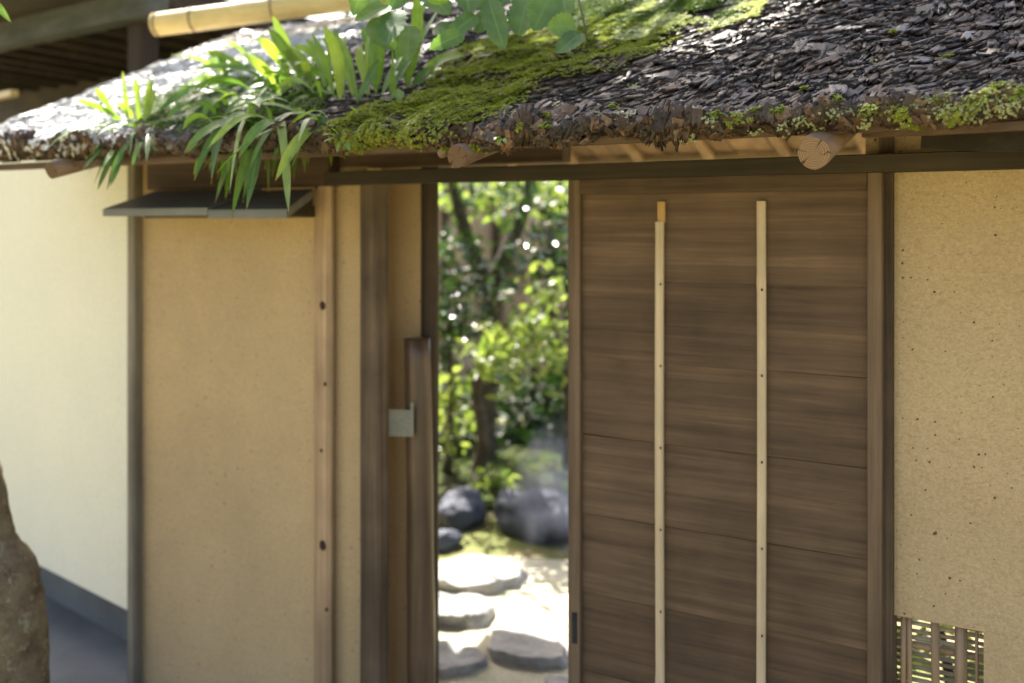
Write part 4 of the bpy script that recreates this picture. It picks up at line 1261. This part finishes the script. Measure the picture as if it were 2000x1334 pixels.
# garden stones
for (px, py, d, sx, sy, sz, sd, lab) in ((902, 1000, 5.45, 0.125, 0.16, 0.115, 3, "smaller blue grey boulder left of the large one in the garden"), (1062, 1000, 5.35, 0.30, 0.24, 0.135, 8, "larger blue grey boulder half hidden by the door edge"), (868, 1060, 5.05, 0.07, 0.1, 0.06, 11, "small dark stone behind the far stepping stone")):
    c = at_d(px, py, d)
    V, Fc = rock((c.x, c.y, max(0.02, sz * 0.55)), (sx, sy, sz), sd, 0.2)
    tag(obj("boulder", V, Fc, M['rock'], None, True), lab, "boulder", "garden boulders")
for (px, py, sx, sy, sz, sd, lab) in ((925, 1107, 0.25, 0.20, 0.10, 21, "farthest flat stepping stone, broad and sunlit"), (895, 1176, 0.17, 0.15, 0.11, 22, "rounded stepping stone with a dark shaded front, left of the path"), (1042, 1250, 0.19, 0.15, 0.085, 23, "sunlit stepping stone beside the door edge"), (868, 1262, 0.15, 0.17, 0.075, 24, "nearest stepping stone behind the log"), (1090, 1312, 0.07, 0.06, 0.05, 25, "small stone at the foot of the door edge")):
    c = at_z(px, py, 0.06)
    V, Fc = rock((c.x, c.y, 0.0), (sx * 0.9, sy * 0.9, sz * 1.5), sd, 0.3, 4, flat=0.34)
    tag(obj("stepping_stone", V, Fc, M['step_stone'], None, True), lab, "stone", "stepping stones")

pathp = [at_z(a, b, 0.004) for a, b in ((700, 1420), (1300, 1420), (1230, 1250), (1180, 1150), (1130, 1095), (1000, 1088), (900, 1085), (820, 1110), (770, 1200))]
m = NT("pale path gravel")
v = m.coord((1, 1, 1), randomise=False)
b_ = m.noise(v, 70, 5, 0.75); a_ = m.noise(v, 4, 4, 0.6)
m.base(m.mix(1.0, m.ramp(b_, [(0.3, (0.45, 0.42, 0.35)), (0.7, (0.74, 0.70, 0.60))]), m.ramp(a_, [(0.3, (0.75, 0.78, 0.6)), (0.7, (1.1, 1.1, 1.05))]), 'MULTIPLY'), 0.85, 0.2)
m.bump(b_, 0.6, 0.02)
tag(obj("path", pathp, [tuple(range(len(pathp)))], m.m), kind="structure")

# small mossy hummocks behind the boulders
m = NT('moss bank')
v = m.coord((1, 1, 1), randomise=False)
b_ = m.noise(v, 40, 6, 0.75); a_ = m.noise(v, 5, 4, 0.6)
m.base(m.mix(m.ramp(a_, [(0.4, (0,) * 3), (0.65, (0.8,) * 3)]), m.ramp(b_, [(0.3, (0.02, 0.04, 0.01)), (0.7, (0.11, 0.16, 0.03))]), (0.06, 0.05, 0.03)), 0.9, 0.1)
m.bump(b_, 0.9, 0.03)
MB_ = m.m
def hummock(px, py, d, rx, ry, h, sd):
    c = at_d(px, py, d)
    V, Fc = rock((c.x, c.y, -0.02), (rx, ry, h), sd, 0.12)
    m = obj("moss_bank", V, Fc, MB_, None, True)
    tag(m, kind="structure")
hummock(960, 1000, 6.5, 1.5, 0.7, 0.12, 31)

# garden trees and shrubs
def tree(name, label, cat, trunks, crown, group=None, trunk_mat='trunk'):
    base = Vector(trunks[0][0][0]); base.z = 0
    t = empty(name, base, label, cat, group)
    for pts, rad in trunks:
        # resample for smooth curves
        P = [Vector(p) for p in pts]
        out, ro = [], []
        for i in range(len(P) - 1):
            for q in range(5):
                u = q / 5
                p_1 = P[max(i-1, 0)]; p_2 = P[min(i+2, len(P)-1)]
                a0, a1 = P[i], P[i+1]
                m0 = (a1 - p_1) * 0.5; m1 = (p_2 - a0) * 0.5
                out.append(a0 * (2*u**3 - 3*u*u + 1) + m0 * (u**3 - 2*u*u + u) + a1 * (-2*u**3 + 3*u*u) + m1 * (u**3 - u*u))
                ro.append(rad[i] + (rad[i+1] - rad[i]) * u)
        out.append(P[-1]); ro.append(rad[-1])
        V, Fc = tube(out, ro, 12, 0.15, len(out))
        obj("trunk" if pts is trunks[0][0] else "limb", V, Fc, M[trunk_mat], t, True)
    for kw in crown:
        leaf_cloud(parent=t, name="crown", **kw)
    return t

# forked tree in the middle of the opening
D1 = 6.6
f0 = at_d(955, 700, D1)
g = at_z(960, 433 + F * 1.65 / D1, 0); 
tree("camellia_tree", "forked grey camellia tree with glossy leaves in the middle of the garden", "tree",
     [([(f0.x, f0.y, -0.05), at_d(950, 850, D1), at_d(955, 690, D1), at_d(968, 560, D1), at_d(1000, 470, D1), at_d(1030, 380, D1), at_d(1050, 200, D1)], [.08, .065, .07, .07, .05, .04, .025]),
      ([at_d(962, 580, D1), at_d(925, 500, D1), at_d(900, 420, D1 - .1), at_d(870, 300, D1 - .2)], [.07, .055, .045, .025]),
      ([at_d(965, 700, D1), at_d(1040, 640, D1 - .2), at_d(1090, 560, D1 - .4)], [.03, .022, .012])],
     [dict(n=300, centre=at_d(960, 610, D1 - .5), radii=(0.5, 0.4, 0.45), size=0.075, mat=M['camellia'], seed=1, clusters=26, cl_r=0.07),
      dict(n=380, centre=at_d(980, 340, D1 - .4), radii=(0.8, 0.6, 0.35), size=0.085, mat=M['camellia'], seed=2, clusters=30, cl_r=0.10)])
tree("slender_tree", "slender leaning grey trunk behind the boulders with drooping bright leaves", "tree",
     [([at_z(925, 960 + 40, 0.0), at_d(930, 940, 6.1), at_d(945, 860, 6.1), at_d(932, 770, 6.1), at_d(940, 700, 6.0), at_d(985, 640, 5.8), at_d(1040, 620, 5.6)], [.06, .05, .042, .036, .03, .02, .012])],
     [dict(n=330, centre=at_d(1025, 690, 5.4), radii=(0.32, 0.3, 0.20), size=0.10, mat=M['frond'], seed=3, clusters=22, cl_r=0.06, aspect=0.26, up=0.9),
      dict(n=120, centre=at_d(1075, 600, 5.5), radii=(0.25, 0.25, 0.2), size=0.08, mat=M['frond'], seed=4, clusters=12, cl_r=0.06)])

def shrub(label, centre, radii, n, size, mat, seed, group="shrubs in the garden", clusters=40, cl=0.12, name="shrub", up=0.6):
    c = Vector(centre)
    t = empty(name, (c.x, c.y, 0), label, "shrub", group)
    V, Fc = tube([(c.x, c.y, -0.02), (c.x + .02, c.y, c.z * .5), (c.x - .02, c.y + .02, c.z)], [.03, .024, .012], 7)
    obj("stem", V, Fc, M['trunk'], t, True)
    leaf_cloud(n, c, radii, size, mat, "crown", t, seed=seed, clusters=clusters, cl_r=cl, up=up)
    return t
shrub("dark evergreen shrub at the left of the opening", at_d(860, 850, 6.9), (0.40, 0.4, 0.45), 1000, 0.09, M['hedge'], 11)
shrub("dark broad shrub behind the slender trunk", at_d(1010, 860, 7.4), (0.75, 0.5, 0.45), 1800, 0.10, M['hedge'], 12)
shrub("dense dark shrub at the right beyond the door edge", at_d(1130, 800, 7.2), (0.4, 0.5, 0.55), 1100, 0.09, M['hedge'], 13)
shrub("low yellow green shrub at the left edge of the opening", at_d(868, 830, 6.2), (0.14, 0.2, 0.32), 160, 0.09, M['frond'], 14, clusters=14, cl=0.06)
shrub("small bright plant at the foot of the slender trunk", at_d(962, 950, 5.9), (0.16, 0.14, 0.06), 90, 0.07, M['frond'], 15, clusters=10, cl=0.04)
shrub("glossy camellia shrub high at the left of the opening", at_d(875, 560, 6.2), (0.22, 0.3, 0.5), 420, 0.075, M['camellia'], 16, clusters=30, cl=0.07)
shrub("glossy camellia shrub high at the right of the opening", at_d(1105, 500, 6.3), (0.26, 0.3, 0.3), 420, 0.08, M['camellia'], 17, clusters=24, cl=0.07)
shrub("sunlit pale green shrub at the top of the opening", at_d(1040, 372, 7.4), (0.8, 0.5, 0.14), 450, 0.11, M['frond'], 18, clusters=40, cl=0.09)

shrub("low bright plant behind the reed lattice window", at_d(1850, 1240, 3.0), (0.4, 0.18, 0.12), 160, 0.08, M['frond'], 20, clusters=20, cl=0.06)
# brushwood fence far behind
FY = 6.2
fx0 = at_y(800, 433, FY).x; fx1 = at_y(2100, 433, FY).x
fen = empty("garden_fence", ((fx0 + fx1) / 2, FY, 0), "tan brushwood fence with dark posts at the back of the garden", "fence")
x = fx0 - 1.0; k = 0
while x < fx1 + 1:
    V, Fc = boxv(x, x + 0.295, FY + 0.03 + 0.006 * (k % 2), FY + 0.07, 0.0, 2.05 + 0.01 * (k % 3))
    obj("panel", V, Fc, M['fence_panel'], fen); x += 0.3; k += 1
x = fx0 - 0.8
while x < fx1 + 1:
    V, Fc = log((x, FY, 0), (x, FY, 2.1), 0.04, 0.038, seg=4, sides=10, seed=x)
    obj("post", V, Fc, M['dark_z'], fen, True); x += 0.62
for z in (0.5, 1.15, 1.8):
    V, Fc = log((fx0 - 1, FY - 0.02, z), (fx1 + 1, FY - 0.02, z), 0.022, 0.022, seg=4, sides=8)
    obj("rail", V, Fc, M['dark_z'], fen, True)

# background trees that close the view above the fence
for k, (px, D, h, lab) in enumerate(((700, 17.0, 5.2, "tall dark tree far behind the fence on the left"), (1000, 19.0, 6.0, "tall dark tree far behind the fence in the middle"), (1350, 18, 5.6, "tall dark tree far behind the fence on the right"))):
    c = at_d(px, 433, D)
    tree("evergreen_tree", lab, "tree", [([(c.x, c.y, 0), (c.x + .1, c.y, 1.5), (c.x, c.y + .1, h * .8)], [.16, .13, .05])],
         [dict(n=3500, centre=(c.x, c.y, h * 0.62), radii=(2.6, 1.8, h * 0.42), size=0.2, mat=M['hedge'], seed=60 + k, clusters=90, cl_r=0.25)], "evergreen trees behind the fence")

# old trunk in front of the white house
D = 2.95
pts_px = [(-40, 1500, .17), (-14, 1334, .155), (-10, 1230, .145), (-18, 1140, .135), (-45, 1060, .105), (-52, 980, .092), (-70, 880, .085), (-110, 760, .08), (-190, 560, .075), (-300, 200, .07)]
pts = [at_d(a, b, D) for a, b, _ in pts_px]
pts[0].z = min(pts[0].z, -0.02)
old = empty("old_tree", (pts[1].x, pts[1].y, 0), "mottled brown tree trunk with swollen foot at the far left", "tree")
sm, rs = [], []
for i in range(len(pts) - 1):
    for q in range(6):
        u = q / 6; e = u * u * (3 - 2 * u)
        sm.append(pts[i].lerp(pts[i+1], u)); rs.append(pts_px[i][2] + (pts_px[i+1][2] - pts_px[i][2]) * e)
sm.append(pts[-1]); rs.append(pts_px[-1][2])
V, Fc = tube(sm, rs, 26, 0.05, 5)
obj("trunk", V, Fc, M['old_trunk'], old, True)
tp = pts[-1]
V, Fc = tube([tp, tp + Vector((-.3, .1, .5)), tp + Vector((-.2, .3, 1.0))], [.07, .05, .03], 10)
obj("limb", V, Fc, M['old_trunk'], old, True)
leaf_cloud(900, tp + Vector((-.35, .1, 1.1)), (0.8, 0.7, 0.45), 0.08, M['camellia'], "crown", old, seed=71, clusters=40, cl_r=0.12)
tipb = at_d(22, 44, 2.5)
V, Fc, uv = strap_leaf(at_d(-60, -40, 2.55), at_d(-12, -5, 2.52), tipb, 0.022, hint=Vector((0, -1, 0.3)))
obj("leaf", V, Fc, M['fern'], old, True, uv)

# ------------------------------------------------------------------ unseen tree added to dapple the roof, leaves set on chosen sun rays
def shade_points(n, seed):
    r = np.random.default_rng(seed)
    x = r.uniform(X0 + 0.02, X1 + 0.3, n); s = r.uniform(-0.15, S_RIDGE + 0.2, n)
    return x, s
def gap(x, s, ell):
    g = np.zeros(len(x), bool)
    for (px, py, rx, rs_) in ell:
        cx, cs = roof_xs(px, py)
        g |= ((x - cx) / rx) ** 2 + ((s - cs) / rs_) ** 2 < 1
    return g
x, s = shade_points(3600, 5)
P = roof_pt(x, np.maximum(s, 0.0))
px, py, _ = proj_np(P)
sunny_left = (px < 520 - (py - 60) * 0.95)
gaps = gap(x, s, [(1250, 30, 0.34, 0.30), (1150, 60, 0.2, 0.2), (1350, 20, 0.3, 0.3), (1460, 30, 0.2, 0.15), (1700, 60, .12, .04), (1950, 150, .06, .03), (1120, 20, 0.22, 0.2), (1400, 60, 0.22, 0.16), (1330, 105, 0.14, 0.06), (1250, 150, 0.10, 0.05), (1180, 190, 0.07, 0.03), (1560, 55, 0.12, 0.05), (660, 60, 0.12, 0.15), (560, 130, 0.10, 0.12), (500, 190, 0.10, 0.06), (830, 100, 0.08, 0.10), (480, 120, 0.10, 0.1), (1600, 175, 0.06, 0.03), (740, 130, 0.06, 0.08), (620, 110, .10, .12), (700, 60, 0.12, 0.2), (900, 40, 0.14, 0.14), (1010, 30, .12, .12), (760, 230, .05, .03), (880, 190, .06, .03)])
fern_zone = (px < 700) & ~sunny_left
keep = ~sunny_left & ~gaps & ~(fern_zone & (rng.random(len(x)) < 0.52))
P = P[keep]
fx_ = rng.uniform(at_y(330, 300, -0.6).x, at_y(720, 300, -0.6).x, 500)
Pf = np.stack([fx_, rng.uniform(-0.72, -0.5, 500), rng.uniform(1.62, 1.98, 500)], -1)
P = np.concatenate([P, Pf[vnoise(fx_ * 14, Pf[:, 2] * 14, 51) > -0.25]])
dist = rng.uniform(2.4, 3.4, len(P))
C = P + np.array(SUN)[None] * dist[:, None]
st_base = Vector((-0.35, 3.4, 0))
top = Vector(C.mean(0))
shade = empty("unseen_shade_tree", st_base, "unseen tree added behind the gate to dapple the roof with shade", "tree")
V, Fc = tube([st_base - Vector((0, 0, .05)), st_base + Vector((-.05, -.1, 1.2)), st_base + Vector((-.25, -.3, 2.4)), st_base.lerp(top, 0.6) + Vector((0, 0, 1.4)), top + Vector((0, 0, -.1))], [.10, .085, .075, .05, .03], 12)
obj("trunk", V, Fc, M['trunk'], shade, True)
for k in range(7):
    j = int(rng.integers(0, len(C)))
    e = Vector(C[j])
    V, Fc = tube([top.lerp(st_base + Vector((-.25, -.3, 2.4)), 0.4 + 0.05 * k), (top + e) / 2 + Vector((0, 0, .1)), e], [.03, .02, .008], 8)
    obj("limb", V, Fc, M['trunk'], shade, True)
n = len(C)
N = rng.normal(0, 0.35, (n, 3)) + np.array(SUN); N /= np.linalg.norm(N, axis=1, keepdims=True)
A = rng.normal(0, 1, (n, 3)); A -= N * (A * N).sum(1)[:, None]; A /= np.linalg.norm(A, axis=1, keepdims=True)
B = np.cross(N, A)
pv = np.array([(-0.5, 0, 0), (-0.2, .30, 0.06), (0.2, .28, 0.05), (0.5, 0, -0.06), (0.2, -.28, 0.05), (-0.2, -.30, 0.06)])
sz = rng.uniform(0.08, 0.15, n)
W = np.einsum('nij,vj->nvi', np.stack([A, B, N], -1) * sz[:, None, None], pv) + C[:, None, :]
np_obj("crown", W.reshape(-1, 3), (np.array([[0, 1, 2, 3, 4, 5]])[None] + (np.arange(n) * 6)[:, None, None]).reshape(-1, 6), M['camellia'], shade)

# ------------------------------------------------------------------ a drift of mist by the boulders
mc = at_d(1092, 930, 5.0)
V, Fc = rock((mc.x, mc.y, 0.34), (0.26, 0.2, 0.44), 77, 0.2, 3)
mist = obj("mist", V, Fc, None, None, True)
tag(mist, "thin white mist drifting beside the door edge", "mist", kind="stuff")
mm = bpy.data.materials.new("mist"); mm.use_nodes = True
t = mm.node_tree
t.nodes.remove(t.nodes["Principled BSDF"])
vol = t.nodes.new("ShaderNodeVolumePrincipled")
vol.inputs["Color"].default_value = (0.95, 0.96, 1, 1)
tc = t.nodes.new("ShaderNodeTexCoord")
nz = t.nodes.new("ShaderNodeTexNoise"); nz.inputs["Scale"].default_value = 7.0; nz.inputs["Detail"].default_value = 3
t.links.new(tc.outputs["Object"], nz.inputs["Vector"])
mp = t.nodes.new("ShaderNodeMapRange"); mp.inputs[1].default_value = 0.42; mp.inputs[2].default_value = 0.7; mp.inputs[3].default_value = 0.0; mp.inputs[4].default_value = 12.0
t.links.new(nz.outputs["Fac"], mp.inputs[0])
# fade to the rim (a property of the puff, thinner outwards)
ln_ = t.nodes.new("ShaderNodeVectorMath"); ln_.operation = 'LENGTH'
ms = t.nodes.new("ShaderNodeMapping"); ms.inputs["Location"].default_value = (0, 0, -1.0); ms.inputs["Scale"].default_value = (4.0, 5.0, 2.4)
t.links.new(tc.outputs["Object"], ms.inputs["Vector"]); t.links.new(ms.outputs[0], ln_.inputs[0])
mr = t.nodes.new("ShaderNodeMapRange"); mr.inputs[1].default_value = 0.0; mr.inputs[2].default_value = 1.0; mr.inputs[3].default_value = 1.0; mr.inputs[4].default_value = 0.0
t.links.new(ln_.outputs["Value"], mr.inputs[0])
mu = t.nodes.new("ShaderNodeMath"); mu.operation = 'MULTIPLY'
t.links.new(mp.outputs[0], mu.inputs[0]); t.links.new(mr.outputs[0], mu.inputs[1]); t.links.new(mu.outputs[0], vol.inputs["Density"])
t.links.new(vol.outputs[0], t.nodes["Material Output"].inputs["Volume"])
mist.data.materials.append(mm)
